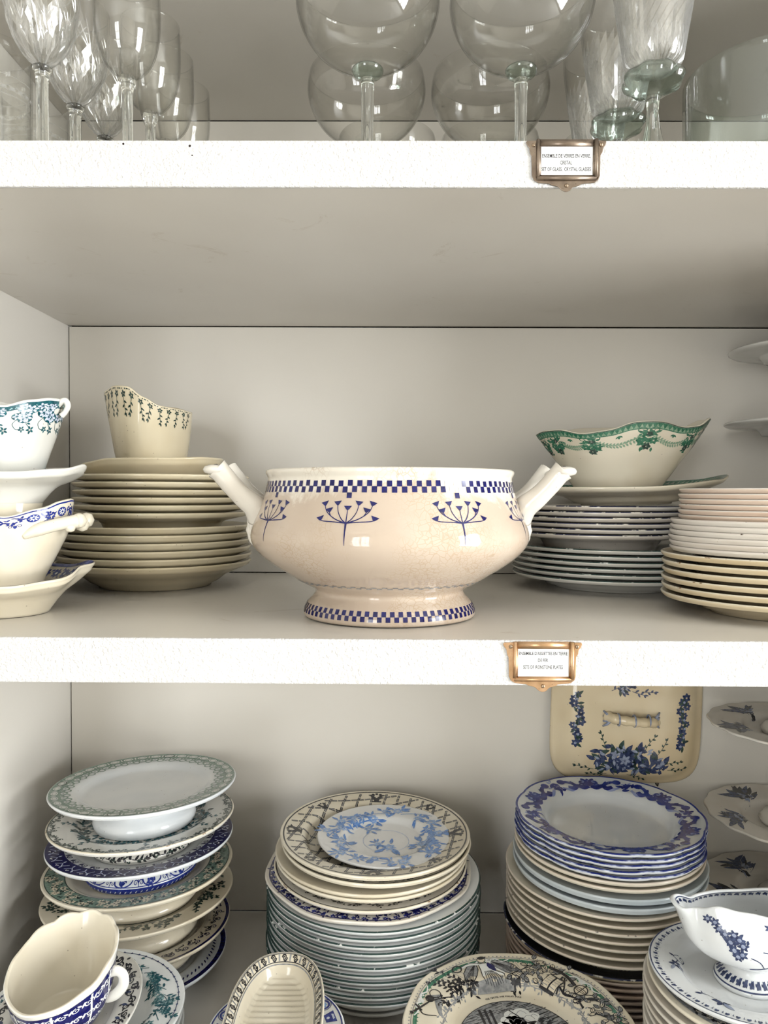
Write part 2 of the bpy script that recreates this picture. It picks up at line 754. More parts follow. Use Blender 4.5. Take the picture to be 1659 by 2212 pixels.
class Plate:
    """profile of a plate: R rim radius, H rim height, rw well radius, rf foot radius, h0 well floor height"""

    def __init__(self, R, H, rw, rf, h0=.007, t=.0042, scal=None, oval=(1, 1), lift=None, soft=False):
        self.R, self.H, self.oval = R, H, oval
        h0 -= .0003
        rf = min(rf, .90 * rw - .004)
        d = H - h0
        self.top = [(0, h0), (.5 * rw, h0), (.92 * rw, h0 + .02 * d), (rw, h0 + .14 * d), (1.05 * rw, h0 + .44 * d),
                    (1.1 * rw, h0 + .67 * d), (1.16 * rw, h0 + .77 * d)]
        if soft:
            self.top[-4:] = [(rw, h0 + .10 * d), (1.06 * rw, h0 + .26 * d), (1.12 * rw, h0 + .40 * d), (1.2 * rw, h0 + .52 * d)]
        r2, z2 = self.top[-1]
        for k in (.25, .5, .75, .93):
            self.top.append((r2 + (R - .0022 - r2) * k, z2 + (H - .0004 - z2) * (k ** 1.15)))
        self.top += [(R - .0022, H - .0002), (R - .001, H)]
        lip = [(R - .0001, H - .0012), (R - .0005, H - .0028), (R - .0025, H - t)]
        und = [(r + .0012, max(z - t, .0022)) for r, z in self.top[-3:2:-1]]
        und = [(r, z) for r, z in und if r > rf + .005]
        self.prof = self.top + lip + und + [(rf + .0034, .0022), (rf + .0024, .0001), (rf - .0012, 0), (rf - .003, .0022), (0, .0022)]
        self.edge = (len(self.top) - 2, len(self.top))
        self.tr = [p[0] for p in self.top]
        self.tz = [p[1] for p in self.top]
        self.scal, self.liftf, self.rw = scal, lift, rw

    def mod(self, th, r, z):
        k = max(0., min(1., (r / self.R - .55) / .45))
        k = k * k
        if self.scal:
            r = r * (1 + self.scal(th) * k)
        if self.liftf:
            z = z + self.liftf(th) * k
        return r, z

    def f(self, x, y):
        """point of the upper face above plan position (x,y)"""
        r, th = math.hypot(x, y), math.atan2(y, x)
        z = lerp_tab(r, self.tr, self.tz)
        r, z = self.mod(th, r, z)
        return (r * math.cos(th) * self.oval[0], r * math.sin(th) * self.oval[1], z)

    def mesh(self, name, body, lip=None, seg=96):
        V, F, I = lathe(self.prof, seg, self.oval, self.mod if (self.scal or self.liftf) else None, self.edge)
        return mesh(name, V, F, [body, lip or body], I)

    def printer(self):
        return Print(self.f)


def stack(name, me, n, x, y, z0, s, lab, cat, group, first=0, jit=.0008, seed=1, order_from=0, total=None):
    """n alike plates, listed from the top downward; z0 = base of the lowest; lab has {} for the ordinal"""
    rng = random.Random(seed)
    out = []
    for i in range(n):
        k = n - 1 - i
        o = obj(name, me, None, (x + rng.uniform(-jit, jit), y + rng.uniform(-jit, jit), z0 + k * s), (0, 0, rng.uniform(0, TAU)))
        tag(o, lab.format(ORD[i + order_from]), cat, group)
        out.append(o)
    return out

# ------------------------------------------------------------------ the cupboard and the room
FRONT, BACK, XL, XR = .61, 1.118, -.4855, .669
LOW = -.52
struct(boxes('wall_back', [(XL + .0016, XR - .0016, BACK, BACK + .012, LOW + .0014, -.0384), (XL + .0016, XR - .0016, BACK, BACK + .012, .0012, .3694),
                           (XL + .0016, XR - .0016, BACK, BACK + .012, .4092, .6746)], 'cab_back'))
struct(boxes('leak_backing_1', [(XL - .03, XR + .03, BACK + .014, BACK + .024, LOW - .04, .75)], 'gap'))  # dark board added behind the back panels to stop light leaking through the gaps
struct(boxes('wall_left', [(XL - .025, XL, .616, BACK + .013, LOW - .04, .716)], 'cab_side'))
struct(boxes('wall_right', [(XR, XR + .025, .616, BACK + .013, LOW - .04, .716)], 'cab_side'))
SH = [('cabinet_shelf', .676, .714, 'white shelf above the glasses, its underside at the top of the picture'),
      ('cabinet_shelf', .371, .408, 'white rough-edged shelf board carrying the drinking glasses'),
      ('cabinet_shelf', -.037, 0.0, 'white rough-edged shelf board carrying the large tureen'),
      ('cabinet_shelf', LOW - .037, LOW, 'lowest white shelf carrying the cake stands and blue plates')]
SHELF = []
for nm, z0, z1, lab in SH:
    t = thing(nm, lab, 'shelf', (0, BACK, z0), group='cupboard shelves')
    b_ = boxes('board', [(XL + .0004, XR - .0004, .6142 - BACK, -.0006, 0, z1 - z0)], 'cab_shelf', t)
    e_ = boxes('front_edge', [(XL - .03, XR + .03, FRONT - BACK, .614 - BACK, -.0003, z1 - z0 + .0003)], 'stucco', t)
    bv = e_.modifiers.new('soften', 'BEVEL')
    bv.width = .0012
    bv.segments = 2
    SHELF.append(t)
for (px, pz, r) in [(-.2188, .4052, .0009), (-.1645, .4036, .0010), (-.1626, .3960, .0006)]:
    V, F = circ(0, 0, r, 10)[0], [tuple(range(10))]
    V2 = [(a, 0, b) for a, b in V]
    V3 = [(a, .0012, b) for a, b in V]
    F = [tuple(range(10))] + [(k, (k + 1) % 10, 10 + (k + 1) % 10, 10 + k) for k in range(10)]
    obj('nail_hole', mesh('nail_hole', V2 + V3, F, ['hole'], smooth=False), SHELF[1], (px, FRONT - .0002 - BACK, pz - .371))

# the room behind the photographer
struct(boxes('floor', [(RX0, RX1, REAR, .62, RZ0 - .05, RZ0)], 'room_floor'))
struct(boxes('ceiling', [(RX0, RX1, REAR, .62, RZ1, RZ1 + .05)], 'room_ceiling'))
struct(boxes('wall_room_left', [(RX0 - .05, RX0, REAR, .62, RZ0, RZ1)], 'room_wall'))
struct(boxes('wall_front', [(RX0, XL - .027, .62, .66, RZ0, RZ1), (XR + .027, RX1, .62, .66, RZ0, RZ1),
                            (XL - .027, XR + .027, .62, .66, .716, RZ1), (XL - .027, XR + .027, .62, .66, RZ0, LOW - .042)], 'room_wall'))


def pierced(wall, lo, hi, c, wd, z0, z1):
    """a wall with one window opening, as four boxes; along = x for the rear wall, y for the right wall"""
    out = []
    for a0, a1, q0, q1 in ((lo, hi, RZ0, z0), (lo, hi, z1, RZ1), (lo, c - wd / 2, z0, z1), (c + wd / 2, hi, z0, z1)):
        out.append((a0, a1, REAR - .1, REAR, q0, q1) if wall == 'rear' else (RX1, RX1 + .1, a0, a1, q0, q1))
    return out


for i, (wall, wx, ww, z0, z1, en) in enumerate(WINDOWS):
    lo_, hi_ = (RX0, RX1) if wall == 'rear' else (REAR, .62)
    struct(boxes('wall_rear' if wall == 'rear' else 'wall_room_right', pierced(wall, lo_, hi_, wx, ww, z0, z1), 'room_wall'))
    a, b = wx - ww / 2, wx + ww / 2
    bars = [(a, a + .05, z0, z1, .02, .07), (b - .05, b, z0, z1, .02, .07), (a, b, z0, z0 + .06, .02, .07), (a, b, z1 - .05, z1, .02, .07),
            (wx - .04, wx + .04, z0, z1, .02, .07)]
    for k in (1, 2, 3):
        zz = z0 + (z1 - z0) * k / 4
        bars.append((a, b, zz - .013, zz + .013, .03, .06))
    for s in (-1, 1):
        q = wx + s * ww / 4
        bars.append((q - .011, q + .011, z0, z1, .03, .06))
    if wall == 'rear':
        bars = [(p0, p1, REAR - d1, REAR - d0, q0, q1) for p0, p1, q0, q1, d0, d1 in bars]
    else:
        bars = [(RX1 + d0, RX1 + d1, p0, p1, q0, q1) for p0, p1, q0, q1, d0, d1 in bars]
    struct(boxes('window_%d' % (i + 1), bars, 'window_paint'))


# ------------------------------------------------------------------ label holders on the shelf edges
def text_mesh(body, size, sx, mat, name='lettering', bold=.016):
    cu = bpy.data.curves.new(name, 'FONT')
    cu.body = body
    cu.size = size
    cu.align_x = 'CENTER'
    cu.resolution_u = 3
    cu.offset = bold
    o = bpy.data.objects.new(name, cu)
    COL.objects.link(o)
    dg = bpy.context.evaluated_depsgraph_get()
    me = bpy.data.meshes.new_from_object(o.evaluated_get(dg))
    bpy.data.objects.remove(o)
    V = [(v.co.x * sx, v.co.y) for v in me.vertices]
    F = [tuple(p.vertices) for p in me.polygons]
    bpy.data.meshes.remove(me)
    return V, F


def label_holder(x, ztop, lines, metal, label):
    px = .61 / 1600 / 8.295          # one unit of the traced outline in metres
    t = thing('label_holder', label, 'label holder', (x, FRONT - .0006, ztop), group='label holders on the shelf edges')
    out = [(105, 165), (125, 132), (300, 128), (330, 114), (1330, 112), (1370, 127), (1510, 127), (1522, 152), (1500, 220), (1465, 255), (1455, 330),
           (1420, 388), (1415, 740), (1390, 810), (1320, 862), (1200, 872), (1090, 885), (1050, 912), (940, 945), (890, 1000), (845, 1020), (800, 1022), (745, 995),
           (680, 935), (560, 905), (520, 882), (330, 866), (250, 820), (215, 745), (205, 400), (180, 350), (165, 255), (130, 215)]
    P = [((a - 820) * px, -(b - 112) * px) for a, b in out]
    n = len(P)
    d = .0009
    V = [(a, 0, b) for a, b in P] + [(a, -d, b) for a, b in P]
    F = [tuple(range(n)), tuple(range(n, 2 * n))[::-1]] + [(k, k + n, (k + 1) % n + n, (k + 1) % n) for k in range(n)]
    pl = obj('plate', mesh('plate', V, F, [metal], smooth=False), t)
    bv = pl.modifiers.new('soft', 'BEVEL')
    bv.width = .0003
    bv.segments = 2
    bv.limit_method = 'ANGLE'

    def Q(a, b, y):
        return ((a - 820) * px, y, -(b - 112) * px)
    # raised pocket that holds the card: two side rails, a sill and the top band
    fr = []
    fr.append(tube([Q(322, 118, -.0012), Q(322, 500, -.0012), Q(322, 770, -.0012)], [.0017] * 3, 10))
    fr.append(tube([Q(1340, 116, -.0012), Q(1340, 500, -.0012), Q(1340, 785, -.0012)], [.0020] * 3, 10))
    fr.append(tube([Q(300, 790, -.0012), Q(820, 790, -.0012), Q(1345, 785, -.0012)], [.0019] * 3, 10))
    a0, a1 = Q(322, 118, 0), Q(1340, 240, 0)
    fr.append(box(a0[0], a1[0], -.0019, -.0008, a1[2], a0[2]))
    a0, a1 = Q(322, 240, 0), Q(372, 780, 0)
    fr.append(box(a0[0], a1[0], -.0019, -.0008, a1[2], a0[2]))
    a0, a1 = Q(1282, 240, 0), Q(1340, 780, 0)
    fr.append(box(a0[0], a1[0], -.0019, -.0008, a1[2], a0[2]))
    a0, a1 = Q(322, 738, 0), Q(1340, 790, 0)
    fr.append(box(a0[0], a1[0], -.0019, -.0008, a1[2], a0[2]))
    V, F = join(fr)
    cf = mesh('card_frame', V, F, [metal], smooth=False)
    for q_ in cf.polygons:
        q_.use_smooth = q_.index < 120 and len(q_.vertices) == 4
    obj('card_frame', cf, t)
    a0, a1 = Q(340, 225, 0), Q(1325, 760, 0)
    V, F = box(a0[0], a1[0], -.0013, -.0010, a1[2], a0[2])
    card = obj('card', mesh('card', V, F, ['card'], smooth=False), t)
    VV, FF = [], []
    for body, cx, base, wid, hgt in lines:
        v, f = text_mesh(body, 1, 1, 'type_black')
        v = np.array(v)
        w_, h_ = np.ptp(v[:, 0]), 1.0
        cap = text_cap
        mid = (v[:, 0].min() + v[:, 0].max()) / 2
        k = len(VV)
        for q in v:
            VV.append(Q(cx + (q[0] - mid) / w_ * wid, base - q[1] / cap * hgt, -.00137))
        FF += [tuple(i + k for i in q) for q in f]
    obj('lettering', mesh('lettering', VV, FF, ['type_black'], smooth=False), card)
    for a, b in ((243, 205), (1428, 200), (826, 915)):
        V, F, I = lathe([(0, .0012), (.0009, .0011), (.0015, .0006), (.0017, 0)], 16)
        s = obj('screw', mesh('screw', V, F, ['screw']), t, Q(a, b, -.0009), (PI / 2, 0, 0))
        V, F = box(-.0012, .0012, -.00018, .00018, .00105, .00125)
        obj('slot', mesh('slot', V, F, ['hole'], smooth=False), s, rot=(0, 0, random.Random(a).uniform(0, 3)))
    return t


_v, _f = text_mesh('E', 1, 1, 'type_black')
text_cap = max(p[1] for p in _v) - min(p[1] for p in _v)
label_holder(.1417, .4083, [('ENSEMBLE DE VERRES EN VERRE,', 818, 432, 850, 66), ('CRISTAL', 814, 548, 205, 66),
                            ('SET OF GLASS,  CRYSTAL GLASSES', 815, 664, 868, 66)], 'old_steel',
             'grey metal label holder under the glasses, card reading SET OF GLASS, CRYSTAL GLASSES')
label_holder(.1268, -.0004, [('ENSEMBLE D\'ASSIETTES EN TERRE', 822, 352, 870, 62), ('DE FER', 822, 474, 178, 62),
                             ('SETS OF IRONSTONE PLATES', 822, 598, 712, 62)], 'old_brass',
             'brass label holder under the tureen, card reading SETS OF IRONSTONE PLATES')

# ------------------------------------------------------------------ hollow sauce boats
class Boat:
    """ring rows (t, z, half length ax, half width ay, shift cx); rim height offset hr(theta), rim flare sp(theta)"""

    def __init__(self, rows, hr=None, sp=None, th=.0035, floor=.012, wpow=2.2, n=5, pinch=None):
        self.P = spl(rows, n)
        self.hr = hr or (lambda a: 0)
        self.sp = sp or (lambda a: 0)
        self.th, self.floor, self.wp = th, floor, wpow
        self.T = self.P[:, 0]
        self.tl = [self.P[:, k].tolist() for k in range(5)]
        self.pinch = pinch or (lambda a: 0)

    def row(self, t):
        return [lerp_tab(t, self.tl[0], self.tl[k]) for k in (1, 2, 3, 4)]

    def out(self, a, t, inset=0., dz=0.):
        z, ax, ay, cx = self.row(t)
        w = max(0, t) ** self.wp
        k = 1 + w * self.sp(a)
        ax, ay = max(ax - inset, .001), max(ay - inset, .001)
        return (cx + ax * math.cos(a) * k, ay * math.sin(a) * k * (1 - w * self.pinch(a)), z + w * self.hr(a) + dz)

    def inn(self, a, t):
        return self.out(a, t, self.th)

    def mesh(self, name, mat, seg=96, t_in=.12, inner_mat=None):
        V, F, I = [], [], []
        ts = list(self.T)
        R = []
        V.append((self.row(0)[3], 0, self.P[0, 1] + .001))
        R.append([0])

        def ringrow(fn):
            r = list(range(len(V), len(V) + seg))
            for k in range(seg):
                V.append(fn(TAU * k / seg))
            R.append(r)
        for t in ts:
            ringrow(lambda a: self.out(a, t))
        n_out = len(R)
        ringrow(lambda a: self.out(a, 1, self.th * .25, self.th * .30))
        ringrow(lambda a: self.out(a, 1, self.th * .75, self.th * .30))
        for t in [t for t in ts[::-1] if t > t_in]:
            ringrow(lambda a: self.inn(a, t))
        zf = self.row(t_in)[0]
        for q in (.85, .5):
            ringrow(lambda a: ((self.inn(a, t_in)[0] - self.row(t_in)[3]) * q + self.row(t_in)[3], self.inn(a, t_in)[1] * q, self.inn(a, t_in)[2] - .001))
        V.append((self.row(t_in)[3], 0, zf - .001))
        R.append([len(V) - 1])
        for i in range(len(R) - 1):
            a, b = R[i], R[i + 1]
            for k in range(seg):
                k2 = (k + 1) % seg
                if len(a) == 1:
                    F.append((a[0], b[k2], b[k]))
                elif len(b) == 1:
                    F.append((a[k], a[k2], b[0]))
                else:
                    F.append((a[k], a[k2], b[k2], b[k]))
                I.append(1 if i >= n_out else 0)
        return mesh(name, V, F, [mat, inner_mat or mat], I)

    def outer_print(self):
        return Print(lambda u, v: self.out(u, v), 1, .002)

    def inner_print(self):
        return Print(lambda u, v: self.inn(u, v), -1, .002)


# =================================================================== MIDDLE SHELF
# ------------------------------------------------------------------ the large tureen
TX, TY = 0.0, .737
tur = thing('soup_tureen', 'large crackled beige tureen with navy checker bands and umbel flowers, no lid', 'tureen', (TX, TY, .0005), (0, 0, rad(2)))
TO = (1.0, .93)
tprof_o = [(.0800, 0), (.0842, .0012), (.0850, .0045), (.0842, .0085), (.0815, .0140), (.0775, .0185), (.0745, .0220), (.0735, .0250), (.0750, .0275),
           (.0800, .0305), (.0880, .0345), (.0990, .0415), (.1120, .0495), (.1250, .0590), (.1335, .0685), (.1368, .0770), (.1362, .0850),
           (.1335, .0930), (.1300, .1010), (.1268, .1090), (.1240, .1170), (.1218, .1250), (.1204, .1315), (.1200, .1350), (.1212, .1375), (.1222, .1398), (.1220, .1420)]
tprof_s = spl(tprof_o, 3)
tprof = [(.0, .004), (.076, .004)] + [tuple(p) for p in tprof_s] + [(.1208, .1432), (.1190, .1430), (.1178, .1410), (.1168, .1350)] + \
    [(r - .006, z + .002) for r, z in tprof_o[-6:8:-1]] + [(.05, .034), (0, .033)]
V, F, I = lathe(tprof, 144, TO)
obj('body', mesh('body', V, F, ['tureen_glaze']), tur)
ozr = [float(p[1]) for p in tprof_s]
orr = [float(p[0]) for p in tprof_s]


def tur_f(th, z):
    r = lerp_tab(z, ozr, orr)
    return (r * math.cos(th) * TO[0], r * math.sin(th) * TO[1], z)


pr = Print(tur_f, 1, .0008, .0026)
nq = 90
pit = TAU / nq
rng = random.Random(5)
FL = [rad(270 + d) for d in (-58 + 41.0 * k for k in range(-2, 7))]
for k in range(nq):
    th = k * pit
    sq = pit * .52
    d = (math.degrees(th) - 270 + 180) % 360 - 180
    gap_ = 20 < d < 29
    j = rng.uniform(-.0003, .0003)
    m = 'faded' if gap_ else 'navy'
    pr.add([[(th - sq / 2, .1268 + j), (th + sq / 2, .1268 + j), (th + sq / 2, .1318 + j), (th - sq / 2, .1318 + j)]], m)
    t2 = th + pit / 2
    pr.add([[(t2 - sq / 2, .1215 + j), (t2 + sq / 2, .1215 + j), (t2 + sq / 2, .1267 + j), (t2 - sq / 2, .1267 + j)]], m)
for a in FL:
    # drop square below the band, snapped to the grid
    th = round(a / pit) * pit
    sq = pit * .52
    pr.add([[(th - sq / 2, .1166), (th + sq / 2, .1166), (th + sq / 2, .1213), (th - sq / 2, .1213)]], 'navy')
    R0 = .127
    W = on_wall(th, .0955, R0)
    # tapering stalk and fan of rays tipped with small cups
    pr.add(stroke([(0, -.0185), (0, -.011), (0, -.004), (0, 0)], .0004, .0019), 'navy', 1, W)
    tips = [(-.0235, .0025), (-.0165, .0095), (-.0215, .0150), (-.0095, .0155), (0, .0115), (.0095, .0155), (.0215, .0150), (.0165, .0095), (.0235, .0025)]
    for tx, ty in tips:
        c = [(0, 0), (tx * .45, ty * .18 - .001 + .0015), (tx * .85, ty * .6), (tx, ty)]
        pr.add(curve(c, .0009, .0006, 4), 'navy', 1, W)
        s_ = .0036
        tilt = -tx * 14
        cup = [[(-s_, .0018), (s_, .0018), (s_ * .35, -.0012), (0, -.0021), (-s_ * .35, -.0012)]]
        pr.add(xf(cup, tx, ty + .0012, tilt), 'navy', 1, W)
pr.build('navy_print', tur, 'navy checker band and umbel flowers')
pr = Print(tur_f, 1, .0008, .0026)
nf = 68
pf = TAU / nf
for k in range(nf):
    th, sq = k * pf, pf * .54
    pr.add([[(th - sq / 2, .0098), (th + sq / 2, .0098), (th + sq / 2, .0142), (th - sq / 2, .0142)]], 'navy')
    th += pf / 2
    pr.add([[(th - sq / 2, .0052), (th + sq / 2, .0052), (th + sq / 2, .0097), (th - sq / 2, .0097)]], 'navy')
pr.build('foot_band', tur, 'navy checker band round the foot')
pr = Print(tur_f, 1, .0008, .0026)
for k in range(120):
    th = TAU * k / 120
    z = .0352 if k % 2 else .0364
    pr.add([[(th, z), (th + TAU / 120, z), (th + TAU / 120, z + .0011), (th, z + .0011)]], 'grey_ink')
pr.build('faint_band', tur, 'faint grey checker line under the belly')
for s in (-1, 1):
    parts = []
    for yy in (-1, 1):
        path = spl([(s * .1265, yy * .012, .098), (s * .1315, yy * .019, .108), (s * .1415, yy * .024, .117), (s * .1520, yy * .027, .128), (s * .1610, yy * .029, .139), (s * .1655, yy * .030, .1435)], 5)
        rr = np.interp(np.linspace(0, 1, len(path)), [0, .15, .5, .8, 1], [.0135, .0120, .0098, .0098, .0108])
        parts.append(tube(path, rr, 14))
        V, F, I = lathe([(0, .0046), (.006, .0044), (.0102, .0028), (.0118, 0), (.0106, -.0028), (.006, -.0046), (0, -.0048)], 18)
        parts.append(([(v[0] + s * .1665, v[1] + yy * .030, v[2] + .1425) for v in V], F))
    bar = spl([(s * .1660, -.030, .1405), (s * .1640, -.012, .1380), (s * .1640, .012, .1380), (s * .1660, .030, .1405)], 5)
    parts.append(tube(bar, [.0058] * len(bar), 12))
    V, F = join(parts)
    h = obj('handle', mesh('handle', V, F, ['warm_white']), tur)
    # leaf relief running down the wall from the handle root
    lp = []
    for off, rr0, zt in ((0, .0085, .066), (-.006, .0055, .074), (.006, .0055, .074)):
        path = []
        for q in np.linspace(0, 1, 12):
            z = .104 + (zt - .104) * q
            r = float(np.interp(z, ozr, orr)) + .0012 - .0025 * q
            a = off * (1 - .5 * q) / .13
            path.append((s * r * math.cos(a), r * math.sin(a) * TO[1], z))
        lp.append(tube(path, [rr0 * (1 - .72 * q ** 1.3) * (1 + .12 * math.sin(q * 26)) for q in np.linspace(0, 1, 12)], 10))
    V, F = join(lp)
    obj('leaf_relief', mesh('leaf_relief', V, F, ['warm_white']), h)
    V, F, I = lathe([(0, .0006), (.002, .0005), (.0026, 0)], 9)
    obj('chip', mesh('chip', V, F, ['hole']), h, (s * .1662, -.0325, .1465), (rad(20), s * rad(10), 0))

# ------------------------------------------------------------------ left back stack of cream plates
p = Plate(.1225, .0332, .080, .076, .0093, .0046, soft=True)
me = p.mesh('dinner_plate', 'cream')
stack('dinner_plate', me, 6, -.305, .965, .0005, .0093, '{} plate of the lower wider cream set under the cream sauce boat', 'plate', 'lower cream plates left', seed=3)
p = Plate(.1110, .0400, .068, .062, .0092, .0046)
me = p.mesh('soup_plate', 'cream')
stack('soup_plate', me, 6, -.296, .965, .0566, .0092, '{} plate of the upper smaller cream set, stack under the cream sauce boat', 'plate', 'upper cream plates left', seed=8)

# cream sauce boat on it
M3 = thing('sauce_boat', 'plain cream sauce boat with small dark flower garland at the rim, on cream plates', 'sauce boat', (-.3090, .960, .1115), (0, 0, 0))
lf = per([(0, .004), (40, .006), (90, .004), (150, .002), (180, -.008), (200, -.012), (225, -.004), (250, .001), (300, .002), (330, .004)])
sc = per([(0, .02), (60, .0), (120, .02), (165, .03), (190, -.05), (215, .03), (250, -.02), (300, .02)])
ps = Plate(.0900, .0500, .055, .050, .018, .0046, scal=sc, oval=(1, .82), lift=lf, soft=True)
obj('stand', ps.mesh('stand', 'cream'), M3)
b3 = Boat([(0, .018, .033, .044, 0), (.04, .020, .034, .046, 0), (.2, .038, .0395, .052, 0), (.45, .066, .0445, .060, 0), (.7, .093, .0475, .066, 0), (.9, .113, .0488, .070, 0), (1, .123, .0492, .072, 0)],
          hr=per([(0, -.010), (20, -.008), (90, .004), (150, .008), (185, .010), (205, .012), (235, .015), (262, .013), (285, .000), (305, -.009), (325, -.010)]),
          sp=per([(0, 0), (90, 0), (150, .02), (188, .15), (225, .0), (270, 0)]), th=.0034)
obj('bowl', b3.mesh('bowl', 'cream'), M3)
pr = b3.outer_print()
rng = random.Random(2)
for k in range(14):
    a = rad(193 + k * 12.5)
    W = lambda q, a=a: (a + q[0] * 1.45 / .060, .950 + q[1] * 1.45 / .105)
    if a < rad(368):
        pr.add(flower(0, -.001, .0028, 5, rng.random()), 'ink_green_black', 1, W)
        pr.add(xf(sprig(0, 0, 0, .011, 4, .0036, .2, .0005, rng), 0, -.003, -1.75 + rng.uniform(-.3, .3)), 'ink_green_black', 1, W)
        for d in (-.004, -.002, .002, .004):
            pr.add(circ(d, .0025, .0006, 6), 'ink_green_black', 1, W)
pr.build('garland_print', M3)

# ------------------------------------------------------------------ left edge: two sauce boats one in the other
LX, LY = -.3935, .735
M4 = thing('sauce_boat', 'cream sauce boat with dark blue rosette border and branch handle, beneath the teal-patterned boat', 'sauce boat', (LX, LY, .0005))
lf = per([(0, .010), (25, .012), (60, .004), (120, .004), (180, .010), (240, -.002), (300, -.004), (330, .000)])
sc = per([(0, -.03), (14, .07), (40, .0), (90, .02), (130, .0), (165, .05), (195, .05), (240, .0), (300, .0), (338, .04)])
ps = Plate(.0890, .0380, .058, .054, .015, .005, scal=sc, oval=(1.0, .86), lift=lf, soft=True)
obj('stand', ps.mesh('stand', 'ivory'), M4)
pr = ps.printer()
rng = random.Random(4)
pr.add(band(.0845, .0880, 120), 'cobalt')
for k in range(34):
    a = TAU * k / 34
    pr.add(flower(0, 0, .0062, 7, rng.random(), .5), 'cobalt', 1, on_arc(.0765, a))
    pr.add(circ(0, 0, .0016, 8), 'print_white', 2, on_arc(.0765, a))
    pr.add(bush(0, 0, .006, 6, .0045, rng), 'cobalt', 1, on_arc(.0765, a + TAU / 68))
pr.build('border_print', M4)
b4 = Boat([(0, .014, .050, .043, 0), (.05, .020, .0475, .041, 0), (.14, .032, .046, .039, 0), (.25, .044, .052, .042, 0), (.4, .059, .060, .046, 0), (.6, .078, .0695, .0495, 0), (.8, .094, .0730, .0515, 0), (1, .107, .0740, .053, 0)],
          hr=per([(0, .006), (30, .004), (90, -.006), (150, .010), (180, .014), (215, .008), (255, .000), (279, -.006), (296, -.011), (325, -.003), (345, .004)]),
          sp=per([(0, .03), (60, 0), (150, .02), (180, .08), (210, .02), (300, 0)]), th=.0036)
obj('bowl', b4.mesh('bowl', 'ivory'), M4)
pr = b4.outer_print()
pr.add(wall_band(.975, .996, 120), 'cobalt')
for k in range(26):
    a = TAU * k / 26
    W = lambda q, a=a: (a + q[0] / .072, .86 + q[1] / .112)
    if k % 2:
        pr.add(circ(0, .001, .0070, 16), 'cobalt', 1, W)
        pr.add(flower(0, .001, .0058, 8, 0, .28), 'print_white', 2, W)
        pr.add(circ(0, .001, .0015, 8), 'cobalt', 3, W)
    else:
        pr.add(bush(0, .002, .008, 24, .0055, rng), 'cobalt', 1, W)
        pr.add(spiral(-.004, -.008, .003, 1.2, .0009, 0, 1), 'cobalt', 1, W)
        pr.add(spiral(.004, -.008, .003, 1.2, .0009, 3, -1), 'cobalt', 1, W)
        pr.add(leaf(0, -.006, -PI / 2, .006, .004), 'cobalt', 1, W)
pr.build('rosette_print', M4)
parts = []
for yy in (-1, 1):
    path = spl([(.046, yy * .036, .078), (.060, yy * .031, .085), (.076, yy * .020, .090), (.087, yy * .012, .092)], 6)
    parts.append(tube(path, np.interp(np.linspace(0, 1, len(path)), [0, .3, .8, 1], [.0028, .0062, .0062, .0072]), 12))
for (hx, hy, hz, hr_) in ((.0880, -.010, .0925, .0078), (.0880, .008, .0925, .0078), (.082, -.016, .0865, .0055), (.0870, 0, .088, .007)):
    V, F, I = lathe([(0, hr_), (hr_ * .7, hr_ * .72), (hr_, 0), (hr_ * .7, -hr_ * .72), (0, -hr_)], 14)
    parts.append(([(v[0] + hx, v[1] + hy, v[2] + hz) for v in V], F))
V, F = join(parts)
obj('handle', mesh('handle', V, F, ['ivory']), M4)

UZ = .1085
M4u = thing('sauce_boat', 'white sauce boat with teal blossom border, set inside the cream boat at left edge', 'sauce boat', (LX + .001, LY, UZ))
lf = per([(0, .008), (20, .002), (60, .006), (120, .004), (180, .008), (240, .000), (300, -.002), (335, .002)])
sc = per([(0, .04), (22, -.03), (50, .03), (90, 0), (130, .02), (180, .04), (230, .0), (300, .0), (335, .02)])
ps = Plate(.0865, .0330, .050, .047, .014, .005, scal=sc, oval=(1.0, .80), lift=lf, soft=True)
obj('stand', ps.mesh('stand', 'white_ware'), M4u)
V, F, I = lathe([(0, .006), (.043, .005), (.044, .001), (.043, -.008), (.0455, -.0125), (.0445, -.0140), (.040, -.0138), (.038, -.008), (0, .002)], 64, (1.0, .80))
obj('foot', mesh('foot', V, F, ['ivory']), M4u)
pr = ps.printer()
pr.add(band(.0610, .0835, 120), 'teal')
for k in range(30):
    a = TAU * k / 30
    pr.add(flower(0, .0025 * (-1) ** k, .0065, 6, rng.random(), .42), 'teal_pale', 2, on_arc(.072, a))
    pr.add(circ(0, .0025 * (-1) ** k, .0014, 8), 'teal', 3, on_arc(.072, a))
pr.build('border_print', M4u)
b5 = Boat([(0, .012, .040, .036, 0), (.05, .016, .0395, .035, 0), (.15, .027, .043, .038, 0), (.35, .050, .050, .046, 0), (.6, .078, .059, .054, 0), (.8, .096, .0625, .058, 0), (1, .110, .0645, .060, 0)],
          hr=per([(0, -.006), (30, -.006), (90, -.006), (150, .006), (180, .010), (225, .008), (262, .000), (280, -.008), (300, -.019), (325, -.011), (345, -.007)]),
          sp=per([(0, .02), (60, 0), (150, .03), (180, .10), (210, .03), (300, 0)]), th=.0034)
obj('bowl', b5.mesh('bowl', 'white_ware'), M4u)
pr = b5.outer_print()
pr.add(wall_band(.845, .968, 120), 'teal')
for k in range(84):   # woven fillet in the band
    a = TAU * k / 84
    W = lambda q, a=a: (a + q[0] / .066, .895 + q[1] / .1)
    pr.add(leaf(-.0016, -.003, 1.1, .0052, .0016), 'teal_pale', 2, W)
    pr.add(leaf(.0016, -.001, 2.2, .004, .0013), 'teal_pale', 2, W)
